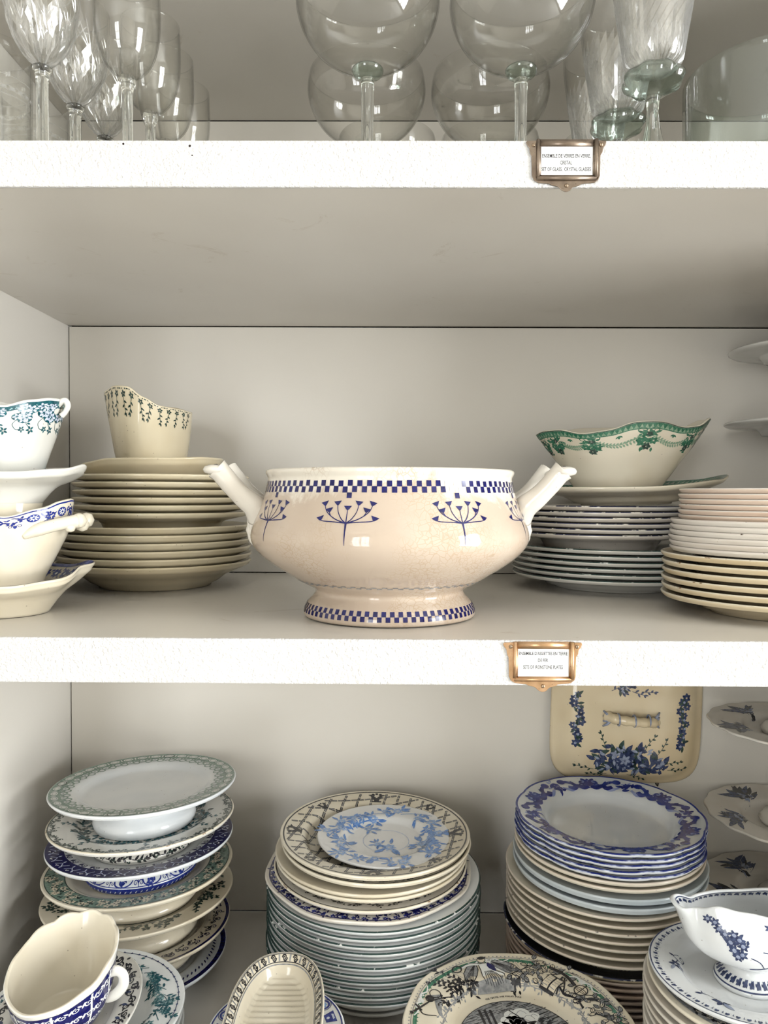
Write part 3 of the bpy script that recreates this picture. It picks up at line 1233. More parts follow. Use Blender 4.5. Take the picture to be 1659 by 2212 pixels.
for k in range(15):
    a = rad(8) + TAU * k / 15
    W = lambda q, a=a: (a + q[0] / .062, .78 + q[1] / .1)
    big = k % 3
    for _ in range(12 if big else 6):
        fx, fy = rng.uniform(-.010, .010), rng.uniform(-.009, .012)
        r = rng.uniform(.0052, .0074)
        pr.add(circ(fx, fy, r * .95, 12), 'teal', 3, W)
        pr.add(flower(fx, fy, r * .92, 5, rng.random() * 6, .50), 'faded', 4, W)
        pr.add(flower(fx, fy, r * .5, 5, rng.random() * 6, .15), 'teal', 5, W)
        pr.add(circ(fx, fy, r * .18, 6), 'teal', 5, W)
    pr.add(curve([(-.006, -.008), (-.011, -.014), (-.008, -.020), (-.003, -.020)], .0006), 'teal', 1, W)
    pr.add(curve([(.004, -.008), (.002, -.014), (.006, -.019)], .0006), 'teal', 1, W)
    pr.add(flower(-.002, -.0205, .0036, 5, 1, .5), 'teal', 1, W)
    pr.add(flower(.007, -.021, .0045, 5, 2, .5), 'teal', 1, W)
    pr.add(leaf(.003, -.014, -.3, .004, .002), 'teal', 1, W)
pr.build('blossom_print', M4u)
path = spl([(.058, 0, .094), (.065, 0, .101), (.070, 0, .103), (.0725, 0, .098), (.070, 0, .092), (.066, 0, .088)], 6)
V, F = tube(path, np.interp(np.linspace(0, 1, len(path)), [0, .4, .8, 1], [.003, .0032, .0026, .0030]), 12)
obj('handle', mesh('handle', V, F, ['white_ware']), M4u)

# ------------------------------------------------------------------ right back stack
p = Plate(.1300, .0204, .086, .084, .0072, .0046)
me = p.mesh('dinner_plate', 'white_ware', 'edge_green')
stack('dinner_plate', me, 6, .294, .978, .0005, .0072, '{} of the lower wider white plates in the stack under the green garland boat', 'plate', 'lower white plates right', seed=13)
p = Plate(.1150, .0297, .068, .062, .0068, .0044)
me = p.mesh('soup_plate', 'chalk', 'edge_blue')
stack('soup_plate', me, 6, .277, .978, .0437, .0068, '{} of the upper dark-edged plates in the stack under the green garland boat', 'plate', 'upper white plates right', seed=15)
M5 = thing('sauce_boat', 'long cream sauce boat with green zigzag rim and flower garlands, on its stand', 'sauce boat', (.302, .975, .1075), (rad(0), rad(-1.6), 0))
lf = per([(0, .012), (30, .006), (90, .002), (150, .004), (180, .008), (210, .000), (270, -.002), (330, .005)])
sc = per([(0, .08), (30, .0), (90, 0), (150, 0), (180, .05), (210, 0), (270, 0), (330, 0)])
ps = Plate(.1230, .0250, .066, .060, .0062, .0046, scal=sc, oval=(1, .66), lift=lf, soft=True)
st_ = obj('stand', ps.mesh('stand', 'ivory'), M5, (.008, 0, 0))
pr = ps.printer()
pr.add(band(.107, .1215, 120), 'green')
for k in range(90):
    a = TAU * k / 90
    pr.add([[(-.0035, -.004), (.0035, -.004), (0, .004)]], 'green_pale', 2, on_arc(.1145, a))
for k in range(30):
    pr.add(bush(0, 0, .006, 8, .005, rng), 'green', 1, on_arc(.099, TAU * k / 30))
pr.build('border_print', st_)
b6 = Boat([(0, .0062, .040, .032, -.004), (.04, .009, .042, .033, -.004), (.2, .028, .060, .040, -.002), (.4, .048, .0745, .047, 0), (.6, .066, .088, .053, .002), (.8, .083, .100, .057, .003), (1, .099, .110, .060, .004)],
          hr=per([(0, .008), (12, .010), (40, -.001), (80, .006), (110, .006), (150, -.008), (168, -.004), (180, -.005), (197, -.002), (215, -.002), (235, -.009), (252, -.006), (270, .004), (285, .004), (305, -.004), (318, -.002), (345, .010)]),
          sp=per([(0, .04), (40, 0), (90, 0), (150, 0), (180, .02), (210, 0), (270, 0), (320, 0)]), th=.0034)
obj('bowl', b6.mesh('bowl', 'ivory'), M5)
pr = b6.outer_print()
pr.add(wall_band(.895, .985, 140), 'green')
pr.add(wall_band(.987, .999, 140), 'ink_green_black')
for k in range(100):
    a = TAU * k / 100
    W = lambda q, a=a: (a + q[0] / .085, .94 + q[1] / .09)
    pr.add([[(-.0024, -.0028), (.0024, -.0028), (0, .0028)]], 'green_pale', 2, W)
bq = [rad(d) for d in (238, 279, 318, 20, 60, 100, 140, 185, 205, 345)]
for a in bq:
    W = lambda q, a=a: (a + q[0] * 1.45 / .085, .79 + q[1] * 1.35 / .105)
    pr.add(bush(0, .000, .0065, 26, .0055, rng), 'green', 1, W)
    pr.add(bush(0, -.009, .005, 14, .005, rng), 'green', 1, W)
    pr.add(flower(-.005, -.004, .0042, 6, 1), 'green', 2, W)
    pr.add(flower(.005, -.004, .0042, 6, 2), 'green', 2, W)
    pr.add(flower(0, -.010, .0040, 6, 0), 'ink_green_black', 2, W)
    pr.add(spiral(-.005, .007, .004, 1.2, .001, 0, 1), 'green', 2, W)
    pr.add(spiral(.005, .007, .004, 1.2, .001, 3, -1), 'green', 2, W)
    pr.add(flower(.001, .003, .003, 5, 1), 'ink_green_black', 3, W)
for a0, a1 in ((205, 238), (238, 279), (279, 318), (318, 345)):
    for t in np.linspace(.14, .86, 13):
        a = rad(a0 + (a1 - a0) * t)
        dip = -.011 * math.sin(PI * t)
        W = lambda q, a=a: (a + q[0] / .085, .83 + q[1] / .095)
        pr.add(leaf(0, dip, .9, .005, .0024) + leaf(0, dip, -1.0, .005, .0024) + leaf(0, dip, 2.4, .004, .002), 'green_pale', 1, W)
    a = rad((a0 + a1) / 2)
    W = lambda q, a=a: (a + q[0] / .085, .86 + q[1] / .095)
    pr.add(leaf(0, 0, -PI / 2, .005, .003) + leaf(0, 0, -.7, .005, .002) + leaf(0, 0, -2.4, .005, .002), 'green', 1, W)
pr.build('garland_print', M5)

# ------------------------------------------------------------------ right front stack
SX, SY = .396, .762
p = Plate(.1100, .0200, .070, .066, .0083, .0050)
me = p.mesh('dinner_plate', 'tan_cream', 'edge_brown')
stack('dinner_plate', me, 6, SX, SY, .0005, .0083, '{} of the bottom yellowish cream plates, stack at far right beyond the tureen', 'plate', 'bottom cream plates far right', seed=21)
p = Plate(.1030, .0180, .066, .062, .0056, .0050)
me = p.mesh('dessert_plate', 'chalk', 'edge_chip')
stack('dessert_plate', me, 6, SX + .0005, SY, .0505, .0056, '{} of the middle greyish white plates, stack at far right beyond the tureen', 'plate', 'white plates far right', seed=22)
p = Plate(.0945, .0165, .060, .056, .0054, .0044)
me = p.mesh('dessert_plate', 'pinkish', 'edge_chip')
stack('dessert_plate', me, 6, SX + .001, SY, .0843, .0054, '{} of the upper pinkish plates, stack at far right beyond the tureen', 'plate', 'pinkish plates far right', seed=23)


# ------------------------------------------------------------------ tiered stands at the right
def tiers(x, y, z, levels, mat, label, scal=None, deco=None, stem=.006, group=None, H=.016):
    t = thing('tiered_stand', label, 'tiered stand', (x, y, z), group=group)
    ztop = levels[-1][0] + .045
    prof = [(0, 0), (.055, 0), (.058, .003), (.050, .008), (.022, .014), (stem + .003, .026)]
    zz = .030
    while zz < ztop - .03:
        prof += [(stem, zz), (stem, zz + .012), (stem + .003, zz + .018), (stem, zz + .024)]
        zz += .03
    prof += [(stem, ztop - .01), (stem + .005, ztop - .004), (stem, ztop), (0, ztop + .001)]
    V, F, I = lathe(prof, 32)
    obj('stem', mesh('stem', V, F, [mat]), t)
    for i, (h, r) in enumerate(levels):
        p = Plate(r, H, r * .52, r * .3, .005, .004, scal=scal)
        o = obj('tier_plate', p.mesh('tier_plate', mat), t, (0, 0, h - H))
        if deco:
            deco(p, r, i, o)
        V, F, I = lathe([(.034, .0052), (.036, .010), (.030, .017), (.016, .022), (stem + .002, .028)], 32)
        k = obj('collar', mesh('collar', V, F, [mat]), o)
    return t


tiers(.562, 1.008, .0005, [(.2195, .102), (.3180, .098)], 'greyish_white', 'plain white tiered stand in the dark right corner behind the plate stacks', H=.020)

# =================================================================== UPPER SHELF: GLASSES
UP = .4085


def bowl_shell(rows, th=.0011, floor=.002, seg=72, n=5):
    P = spl(rows, n)
    inner = [(max(r - th, 0), z + (floor if r < .012 else th * .4)) for r, z in P[::-1]]
    top = P[-1]
    prof = [tuple(p) for p in P] + [(top[0] - th * .25, top[1] + th * .35), (top[0] - th * .75, top[1] + th * .35)] + [tuple(p) for p in inner[1:]]
    return lathe(prof, seg), P


def bowl_f(P):
    zz, rr = P[:, 1].tolist(), P[:, 0].tolist()

    def f(th, z):
        r = lerp_tab(z, zz, rr)
        return (r * math.cos(th), r * math.sin(th), z)
    return f


GL = {}


def solid(prof, mat, name, seg=40, n=4):
    V, F, I = lathe([tuple(p) for p in spl(prof, n)], seg)
    return mesh(name, V, F, [mat])


def glass(kind, name, x, y, label, group, parts, rotz=0.):
    t = thing(name, label, 'glass', (x, y, UP), (0, 0, rotz), group)
    for nm, me in parts:
        obj(nm, me, t)
    return t


# --- big balloon coupes
(V, F, I), P = bowl_shell([(.0, .1035), (.012, .1045), (.030, .1095), (.048, .1215), (.0600, .1385), (.0652, .1550), (.0654, .1660), (.0632, .1785)])
coupe = [('bowl', mesh('bowl', V, F, ['glass_thin'])),
         ('knop', solid([(0, .1040), (.008, .1038), (.0135, .1020), (.0146, .0995), (.0130, .0965), (.0085, .0940), (.0062, .0925)], 'glass_knop', 'knop')),
         ('stem', solid([(.0060, .0926), (.0066, .0915), (.0060, .0880), (.0056, .060), (.0054, .030), (.0066, .012), (.010, .0065)], 'glass_solid', 'stem')),
         ('foot', solid([(.0102, .0064), (.020, .0044), (.036, .0026), (.0385, .0012), (.036, 0), (.0, .0008)], 'glass_thin', 'foot'))]
glass('coupe', 'coupe_glass', -.0223, .690, 'largest round-bowled stemmed glass, left one at the shelf front', 'round coupe glasses', coupe)
glass('coupe', 'coupe_glass', .1184, .690, 'largest round-bowled stemmed glass at the shelf front, above the metal label holder', 'round coupe glasses', coupe)
glass('coupe', 'coupe_glass', -.0281, .840, 'round-bowled glass right behind the left big coupe, rim fully in view', 'round coupe glasses', coupe)
glass('coupe', 'coupe_glass', .1096, .840, 'round-bowled glass behind the big coupe that stands above the label holder', 'round coupe glasses', coupe)
glass('coupe', 'coupe_glass', -.0060, .990, 'rearmost round-bowled glass of the left coupe row, almost hidden', 'round coupe glasses', coupe)
glass('coupe', 'coupe_glass', .1290, .990, 'rearmost round-bowled glass of the right coupe row, almost hidden', 'round coupe glasses', coupe)
glass('coupe', 'coupe_glass', .2900, 1.000, 'rearmost round-bowled glass behind the swirl-cut goblets', 'round coupe glasses', coupe)

# --- plain wine glasses
(V, F, I), P = bowl_shell([(.0, .0895), (.006, .090), (.014, .0945), (.0225, .1055), (.0275, .122), (.0292, .140), (.0290, .158), (.0283, .1755)], .0010)
wine = [('bowl', mesh('bowl', V, F, ['glass_thin'])),
        ('stem', solid([(.0065, .0900), (.0072, .0870), (.0070, .0835), (.0055, .0800), (.0047, .070), (.0046, .030), (.0055, .012), (.009, .006)], 'glass_solid', 'stem')),
        ('foot', solid([(.0090, .006), (.018, .0042), (.0275, .0026), (.029, .0012), (.0275, 0), (.0, .0008)], 'glass_thin', 'foot'))]
for (x, y, lab) in ((-.2406, .682, 'plain wine glass at the shelf front beside the cut crystal glasses'),
                    (-.2400, .745, 'second plain wine glass, directly behind the front plain one'),
                    (-.2420, .803, 'third plain wine glass in the row beside the cut crystal'),
                    (-.2400, .866, 'fourth and rearmost plain wine glass in the left row')):
    glass('wine', 'wine_glass', x, y, lab, 'plain wine glasses', wine)

# --- cut crystal wine glasses
(V, F, I), P = bowl_shell([(.0, .1005), (.006, .1015), (.013, .1065), (.0215, .1180), (.0278, .1330), (.0312, .1500), (.0326, .1680), (.0330, .1930)], .0018, seg=64)
f_ = bowl_f(P)
cut = Print(f_, 1, .0006, .02, .0007)
rng = random.Random(31)
for k in range(16):
    th = TAU * k / 16
    for s in (-1, 1):
        if k % 2 == 0:
            cut.add(stroke([(th + s * (t * TAU / 8), .108 + .034 * t) for t in np.linspace(0, 1, 8)], .0006 / .024), 'glass_cut', 1)
for k in range(8):
    th = TAU * k / 8
    W = on_wall(th, .140, .031)
    for a in np.linspace(-.62, .62, 7):
        L = .036 - .012 * abs(a)
        cut.add(leaf(math.sin(a) * .004, .002, PI / 2 - a, L, .0018), 'glass_cut', 1, W)
    W = on_wall(th + TAU / 16, .128, .029)
    for a in np.linspace(-.5, .5, 5):
        cut.add(leaf(0, 0, PI / 2 - a, .016, .0016), 'glass_cut', 1, W)
    for s in (-1, 1):
        cut.add(leaf(0, -.012, PI / 2 + s * .45, .012, .0032), 'glass_cut', 1, W)
cut_me = mesh('cut_pattern', cut.V, cut.F, cut.m, cut.I, smooth=False)
crystal = [('bowl', mesh('bowl', V, F, ['glass_thin'])), ('cut_pattern', cut_me),
           ('stem', solid([(.0, .1012), (.0070, .1008), (.0088, .0985), (.0070, .0950), (.0058, .0890), (.0056, .060), (.0060, .030), (.008, .012), (.011, .007)], 'glass_solid', 'stem', 8, 3)),
           ('foot', solid([(.0110, .007), (.020, .0048), (.030, .003), (.0318, .0014), (.030, 0), (.0, .0008)], 'glass_thin', 'foot'))]
for (x, y, lab) in ((-.3195, .684, 'fan-cut crystal wine glass standing foremost at the upper left'),
                    (-.3180, .752, 'second fan-cut crystal wine glass, behind the foremost cut one'),
                    (-.3135, .818, 'third fan-cut crystal wine glass, furthest back of the cut row')):
    glass('cut', 'crystal_glass', x, y, lab, 'cut crystal wine glasses', crystal, rad(9))

# --- straight tumblers at the left edge
(V, F, I), P = bowl_shell([(.0, .0), (.020, .0), (.031, .0010), (.0335, .004), (.0340, .03), (.0348, .08), (.0356, .146)], .0016, .010, 64)
etch = Print(bowl_f(P), 1, .0006, .02)
for z in (.092, .110):
    etch.add(wall_band(z, z + .0008, 60), 'glass_etch')
for k in range(26):
    etch.add(leaf(0, 0, .5, .010, .003) + leaf(0, 0, 2.6, .010, .003), 'glass_etch', 1, on_wall(TAU * k / 26, .0965, .035))
etch_me = mesh('etched_band', etch.V, etch.F, etch.m, etch.I, smooth=False)
tumbler = [('body', mesh('body', V, F, ['glass_thin'])), ('etched_band', etch_me)]
glass('tumbler', 'tumbler', -.3930, .738, 'straight etched tumbler cut off by the upper left picture edge', 'etched tumblers', tumbler)
glass('tumbler', 'tumbler', -.3950, .830, 'straight etched tumbler standing behind the one at the left edge', 'etched tumblers', tumbler)

# --- swirl-cut goblets
(V, F, I), P = bowl_shell([(.0, .0955), (.012, .0960), (.0215, .0985), (.0255, .1040), (.0282, .1200), (.0318, .1420), (.0352, .1650), (.0380, .1880), (.0388, .2040)], .0016, .004, 64)
sw = Print(bowl_f(P), 1, .0006, .02)
for k in range(30):
    th = TAU * k / 30
    sw.add(stroke([(th + .95 * t, .107 + .050 * t) for t in np.linspace(0, 1, 10)], .0006 / .030), 'glass_cut')
for k in range(40):
    th = TAU * k / 40
    sw.add(stroke([(th - .20 * t, .103 + .014 * t) for t in np.linspace(0, 1, 5)], .0005 / .027), 'glass_etch')
sw_me = mesh('swirl_cut', sw.V, sw.F, sw.m, sw.I, smooth=False)


def knop_lobes(th, r, z):
    return (r * (1 + .05 * math.cos(8 * th) * max(0, min(1, (r - .012) / .01))), z)


kp = [tuple(q) for q in spl([(0, .0965), (.020, .0960), (.0255, .0925), (.0268, .0880), (.0235, .0825), (.0160, .0785), (.0095, .0755), (.0068, .0725)], 4)]
V2, F2, I2 = lathe(kp, 64, mod=knop_lobes)
goblet = [('bowl', mesh('bowl', V, F, ['glass_thin'])), ('swirl_cut', sw_me), ('knop', mesh('knop', V2, F2, ['glass_knop'])),
          ('stem', solid([(.0068, .0726), (.0056, .066), (.0054, .058), (.0070, .045), (.0100, .032), (.0130, .020), (.0160, .010)], 'glass_solid', 'stem', 8, 4)),
          ('foot', solid([(.0160, .010), (.024, .0062), (.034, .0038), (.036, .0016), (.034, 0), (.0, .0008)], 'glass_thin', 'foot'))]
for (x, y, lab) in ((.2370, .684, 'swirl-cut goblet with thick greenish knop, foremost at the upper right'),
                    (.2300, .766, 'swirl-cut goblet directly behind the foremost one, its thick knop at shelf level'),
                    (.2330, .850, 'third swirl-cut goblet, furthest back of its row')):
    glass('goblet', 'goblet', x, y, lab, 'swirl-cut goblets', goblet, rad(12))

# --- wide low tumblers at the right edge
(V, F, I), P = bowl_shell([(.0, .0), (.050, .0), (.066, .002), (.0725, .008), (.0742, .030), (.0748, .07), (.0752, .111)], .0024, .030, 80)
wide = [('body', mesh('body', V, F, ['glass_green']))]
glass('wide', 'glass_bowl', .3590, .722, 'wide straight-sided glass bowl cut off by the upper right edge', 'wide glass bowls', wide)
glass('wide', 'glass_bowl', .4300, .920, 'wide straight-sided glass bowl half hidden behind the front wide bowl', 'wide glass bowls', wide)

# =================================================================== LOWER SHELF
# ------------------------------------------------------------------ stack of cake stands at the left
CX, CY_ = -.3215, .957
TILT = Euler((rad(-2.4), rad(-1.6), 0)).to_matrix()
B7 = LOW


def cake_stand(label, R, rim, base, mat, rf, deco=None, footdeco=None, edge=None, scal=None, dx=0, tilt=True, footmat=None, k=0.):
    """low footed cake plate: rim and base are heights above the shelf"""
    off = TILT @ Vector((0, 0, base)) if tilt else Vector((0, 0, base))
    t = thing('cake_stand', label, 'cake stand', (CX + dx + (off.x if tilt else 0), CY_ + (off.y if tilt else 0), LOW + base + .0005), (rad(-2.4), rad(-1.6), rad(0)) if tilt else (0, 0, 0), 'stacked cake stands')
    H = rim - base
    zb = H - .0165
    p = Plate(R, .0165, R * .66, R * .5, .0065, .005, scal=scal)
    prof = p.prof[:]
    # cut the plate's own foot ring: close straight underneath
    keep = [q for q in p.prof if not (q[1] < .0030 and q[0] > 1e-6 and q[0] < R * .62)]
    V, F, I = lathe(keep[:-1] + [(0, .0022)], 120, mod=p.mod if scal else None, edge=p.edge)
    pl = obj('plate', mesh('plate', V, F, [mat, edge or mat], I), t, (0, 0, zb))
    if deco:
        pr = p.printer()
        deco(pr, R)
        pr.build('rim_print', pl)
    fp = [(R * .44, zb + .006), (rf * .80, zb + .0005), (rf * .79, zb * .84), (rf * .86, zb * .64), (rf * .98, zb * .44), (rf * 1.02, zb * .24), (rf * .99, .0025), (rf * .965, .0),
          (rf * .90, 0), (rf * .84, .004), (rf * .74, zb * .6), (0, zb * .7)]
    fs = [tuple(q) for q in spl(fp[:8], 4)]
    V, F, I = lathe(fs + fp[8:], 96)
    ft = obj('foot', mesh('foot', V, F, [footmat or mat]), t)
    if footdeco:
        rz = np.array([(q[0], q[1]) for q in fs[::-1]])
        order = np.argsort(rz[:, 1])
        zz, rr = rz[order, 1].tolist(), rz[order, 0].tolist()

        def ff(th, z):
            r = lerp_tab(z, zz, rr)
            return (r * math.cos(th), r * math.sin(th), z)
        pr = Print(ff, 1, .0006)
        footdeco(pr, rf, zb)
        pr.build('foot_print', ft)
    return t


def deco_rings(pr, R):
    pr.add(band(R * .862, R * .985, 140), 'sage')
    rr = random.Random(1)
    n = 36
    for k in range(n):
        a = TAU * k / n
        W = on_arc(R * .925, a)
        pr.add(circ(0, 0, .0074, 14, .66), 'print_white', 2, W)
        pr.add(ring(0, 0, .0074, .0011, 16, .66), 'ink_green_black' if k % 9 == 0 else 'sage', 3, W)
        pr.add(ring(0, 0, .0044, .0007, 12, .62), 'sage', 3, W)
        W2 = on_arc(R * .93, a + PI / n)
        pr.add(leaf(0, -.004, PI / 2, .008, .0022), 'print_white', 2, W2)
        W = on_arc(R * .835, a)
        pr.add(ring(0, 0, .0048, .0020, 14), 'sage', 1, W)
        pr.add(circ(0, 0, .0012, 8), 'sage', 1, W)
        W = on_arc(R * .80, a + PI / n)
        pr.add(ring(0, 0, .0042, .0017, 12), 'sage', 1, W)
        pr.add(circ(0, .0055, .002, 8), 'sage', 1, W)


def deco_vine(inkname, r0=.93, n=40, seed=3, center=None, lw=.0058):
    def d(pr, R):
        rr = random.Random(seed)
        for k in range(n):
            a = TAU * k / n
            W = on_arc(R * r0, a)
            pr.add(sprig(-.007, -.002 * (-1) ** k, .25 * (-1) ** k, .015, 4, lw, .2, .0007, rr), inkname, 1, W)
            pr.add(spiral(.002, .003 * (-1) ** k, .0032, 1.3, .0009, rr.random() * 6, 1), inkname, 1, W)
            pr.add(bush(-.002, -.003 * (-1) ** k, .004, 4, .004, rr), inkname, 1, W)
        pr.add(band(R * .972, R * .982, 120), inkname)
        if center:
            for k in range(22):
                a = TAU * k / 22
                W = on_arc(R * .60, a)
                pr.add(bush(0, 0, .012, 16, .009, rr), center, 1, W)
                pr.add(bush(0, .004, .008, 4, .009, rr), 'ink_green_black', 2, W)
                if k % 3 == 0:
                    pr.add(sprig(0, .006, 1.2, .020, 5, .006, .3, .0006, rr), center, 1, W)
    return d


def deco_navy(pr, R):
    rr = random.Random(6)
    pr.add(band(R * .80, R * .992, 140), 'navy')
    n = 30
    for k in range(n):
        W = on_arc(R * .895, TAU * k / n)
        pr.add(curve([(-.009, -.005), (-.003, .002), (.003, -.002), (.009, .005)], .0011), 'faded', 2, W)
        pr.add(leaf(-.004, .002, 1.9, .006, .0024) + leaf(.004, -.003, -1.2, .006, .0024), 'faded', 2, W)
        pr.add(leaf(0, .004, .4, .005, .0016) + leaf(.005, .0045, 2.4, .004, .0016), 'print_white', 2, W)
        W = on_arc(R * .76, TAU * k / n)
        pr.add(spiral(-.003, 0, .0042, 1.3, .0014, 0, 1), 'navy', 1, W)
        pr.add(leaf(.004, -.004, PI / 2, .009, .004), 'navy', 1, W)


def deco_engraved(pr, R):
    rr = random.Random(7)
    pr.add(band(R * .76, R * .955, 140), 'sage')
    n = 40
    for k in range(n):
        W = on_arc(R * .86, TAU * k / n)
        for _ in range(3):
            x, y = rr.uniform(-.009, .009), rr.uniform(-.008, .008)
            pr.add(flower(x, y, .0055, 6, rr.random() * 6, .45), 'print_cream', 2, W)
            pr.add(circ(x, y, .0010, 6), 'ink_green_black', 3, W)
        pr.add(bush(0, 0, .010, 7, .0055, rr), 'ink_green_black', 3, W)
    for q in (.755, .955):
        pr.add(band(R * q, R * (q + .010), 140), 'ink_green_black')


def deco_sprays(pr, R):
    rr = random.Random(8)
    pr.add(band(R * .585, R * .595, 120), 'ink_green_black')
    for k in range(7):
        a = rad(352) + TAU * k / 7
        W = on_arc(R * .80, a)
        for j in range(5):
            pr.add(sprig(-.026 + .013 * j, -.008 + rr.uniform(-.003, .003), rr.uniform(.1, 1.4), .022, 5, .0075, rr.uniform(-.6, .6), .0008, rr), 'ink_green_black', 1, W)
            pr.add(flower(-.026 + .013 * j, rr.uniform(-.006, .012), .006, 5, rr.random() * 6), 'ink_green_black', 1, W)
        pr.add(bush(0, 0, .016, 22, .006, rr), 'ink_green_black', 1, W)


def deco_basket(pr, R):
    rr = random.Random(9)
    pr.add(band(R * .955, R * .99, 140), 'navy')
    n = 34
    for k in range(n):
        W = on_arc(R * .86, TAU * k / n)
        pr.add(spiral(-.0035, .001, .0045, 1.4, .0013, .5, 1), 'navy', 1, W)
        pr.add(spiral(.004, -.003, .0040, 1.3, .0012, 3, -1), 'navy', 1, W)
        pr.add(bush(0, -.002, .007, 7, .005, rr), 'black_ink', 1, W)
    for q in np.linspace(.60, .77, 7):
        pr.add(band(R * q, R * (q + .006), 140), 'faint_grey')


def fd_vine(pr, rf, zb):
    rr = random.Random(11)
    for k in range(24):
        W = on_wall(TAU * k / 24, zb * .34, rf)
        pr.add(sprig(-.009, 0, .15 * (-1) ** k, .016, 5, .0062, .2, .0008, rr), 'black_ink', 1, W)
        pr.add(spiral(0, .003 * (-1) ** k, .0034, 1.2, .0008, 1, 1), 'ink_green_black', 1, W)
        pr.add(bush(.003, .001, .004, 4, .004, rr), 'ink_green_black', 1, W)


def fd_blue(pr, rf, zb):
    rr = random.Random(12)
    pr.add(wall_band(.0015, zb * .30, 96), 'cobalt')
    n = 70
    for k in range(n):
        W = on_wall(TAU * k / n, zb * .16, rf)
        pr.add(leaf(-.0016, -.0018, .9, .0046, .0014), 'faded', 2, W)
    pr.add(wall_band(zb * .34, zb * .37, 96), 'cobalt')
    n = 12
    for k in range(n):
        W = on_wall(TAU * k / n, zb * .58, rf * .9)
        pr.add(curve([(-.013, .006), (-.010, -.004), (0, -.006), (.009, -.002), (.009, .006), (.002, .008), (-.003, .003)], .0014, .0008), 'cobalt', 1, W)
        pr.add(bush(-.002, 0, .005, 12, .005, rr), 'cobalt', 1, W)
        for j in range(6):
            pr.add(circ(-.006 + .0024 * j, .0088 - abs(j - 2.5) * .0008, .0009, 7), 'cobalt', 1, W)
        W = on_wall(TAU * (k + .5) / n, zb * .62, rf * .9)
        pr.add(flower(0, .003, .005, 5, PI / 2, .5), 'cobalt', 1, W)
        pr.add(line(0, -.007, 0, .002, .0008), 'cobalt', 1, W)
        pr.add(spiral(-.003, -.004, .0026, 1.2, .0008, 0, 1) + spiral(.003, -.004, .0026, 1.2, .0008, 3, -1), 'cobalt', 1, W)


RIM = {1: .258, 2: .2155, 3: .187, 4: .1520, 5: .1180, 6: .0760, 7: .0420}
WELL = .0096
cake_stand('white cake stand with sage ring border, topmost of the cake stand stack', .1185, RIM[1], RIM[2] - WELL, 'cool_white', .0640, deco_rings, dx=.006)
cake_stand('cake stand with thin dark vine rim and teal centre, second in its stack', .1180, RIM[2], RIM[3] - WELL, 'white_ware', .0660, deco_vine('ink_green_black', .93, 40, 3, 'teal'), fd_vine, edge='edge_brown', dx=.003)
cake_stand('cake stand with dark navy scroll rim, third in the cake stand stack', .1180, RIM[3], RIM[4] - WELL, 'cool_white', .0700, deco_navy, fd_blue, dx=.001)
cake_stand('cream cake stand with grey-green engraved rim band, fourth in its stack', .1200, RIM[4], RIM[5] - WELL, 'ivory', .0735, deco_engraved, dx=-.002)
cake_stand('cream cake stand with dark flower sprays on the rim, fifth in its stack', .1210, RIM[5], RIM[6] - WELL, 'ivory', .0740, deco_sprays, dx=-.003)
cake_stand('cake stand with navy edge and scroll chain, sixth in the cake stand stack', .1150, RIM[6], RIM[7] - WELL, 'ivory', .0700, deco_basket, dx=-.002)


def deco_stripe(pr, R):
    pr.add(band(R * .93, R * .99, 120), 'navy')
    for k in range(90):
        pr.add(leaf(-.003, -.003, .7, .008, .0018), 'navy', 1, on_arc(R * .86, TAU * k / 90))


cake_stand('navy-edged cake stand, lowest of its stack, almost covered', .1090, RIM[7], 0, 'cool_white', .0700, deco_stripe, dx=-.002, tilt=False)

# ------------------------------------------------------------------ centre stack
KX, KY = -.019, .962
zc = LOW + .0005


def zs(base):
    return base


# bottom upward
p = Plate(.0945, .016, .062, .058, .0069, .0045)
me = p.mesh('dessert_plate', 'greyish_white')
stack('dessert_plate', me, 5, KX, KY + .004, zc, .0069, '{} small white plate in shadow beneath the pale blue plates', 'plate', 'small plates under the centre stack', seed=31)
zc += 4 * .0069 + .0163
p = Plate(.1395, .0185, .094, .090, .0083, .0052)
me = p.mesh('dinner_plate', 'blue_white', 'edge_green')
stack('dinner_plate', me, 11, KX, KY, zc, .0083, '{} of the pale blue-white plates below the navy flower plate', 'plate', 'pale blue plates in the centre stack', seed=33, jit=.0010)
zc += 11 * .0083 + .0002


def scal_n(n, amp, ph=0., sharp=1.):
    return lambda th: amp * (abs(math.sin(n * (th + ph) / 2)) ** .7 - .6) if sharp > 1 else amp * math.cos(n * (th + ph))


def deco_bluefloral(pr, R):
    rr = random.Random(14)
    n = 64
    for k in range(n):
        W = on_arc(R * .925, TAU * k / n)
        pr.add(bush(0, .001, .0035, 6, .005, rr), 'navy', 1, W)
        pr.add(flower(.003, 0, .0036, 5, rr.random()), 'cobalt', 1, W)
        pr.add(leaf(0, -.003, -PI / 2 + rr.uniform(-.4, .4), .007, .002), 'navy', 1, W)
    pr.add(band(R * .948, R * .962, 120), 'navy')
    for k in range(9):
        W = on_arc(R * .80, TAU * k / 9)
        pr.add(bush(0, 0, .013, 30, .010, rr), 'navy', 1, W)
        pr.add(flower(.004, .002, .009, 6, rr.random()), 'cobalt', 2, W)
        pr.add(flower(-.008, -.002, .007, 6, rr.random()), 'cobalt', 2, W)
        for s in (-1, 1):
            pr.add(sprig(s * .010, 0, (0 if s > 0 else PI) + .2, .024, 6, .008, .3, .0009, rr), 'navy', 1, W)


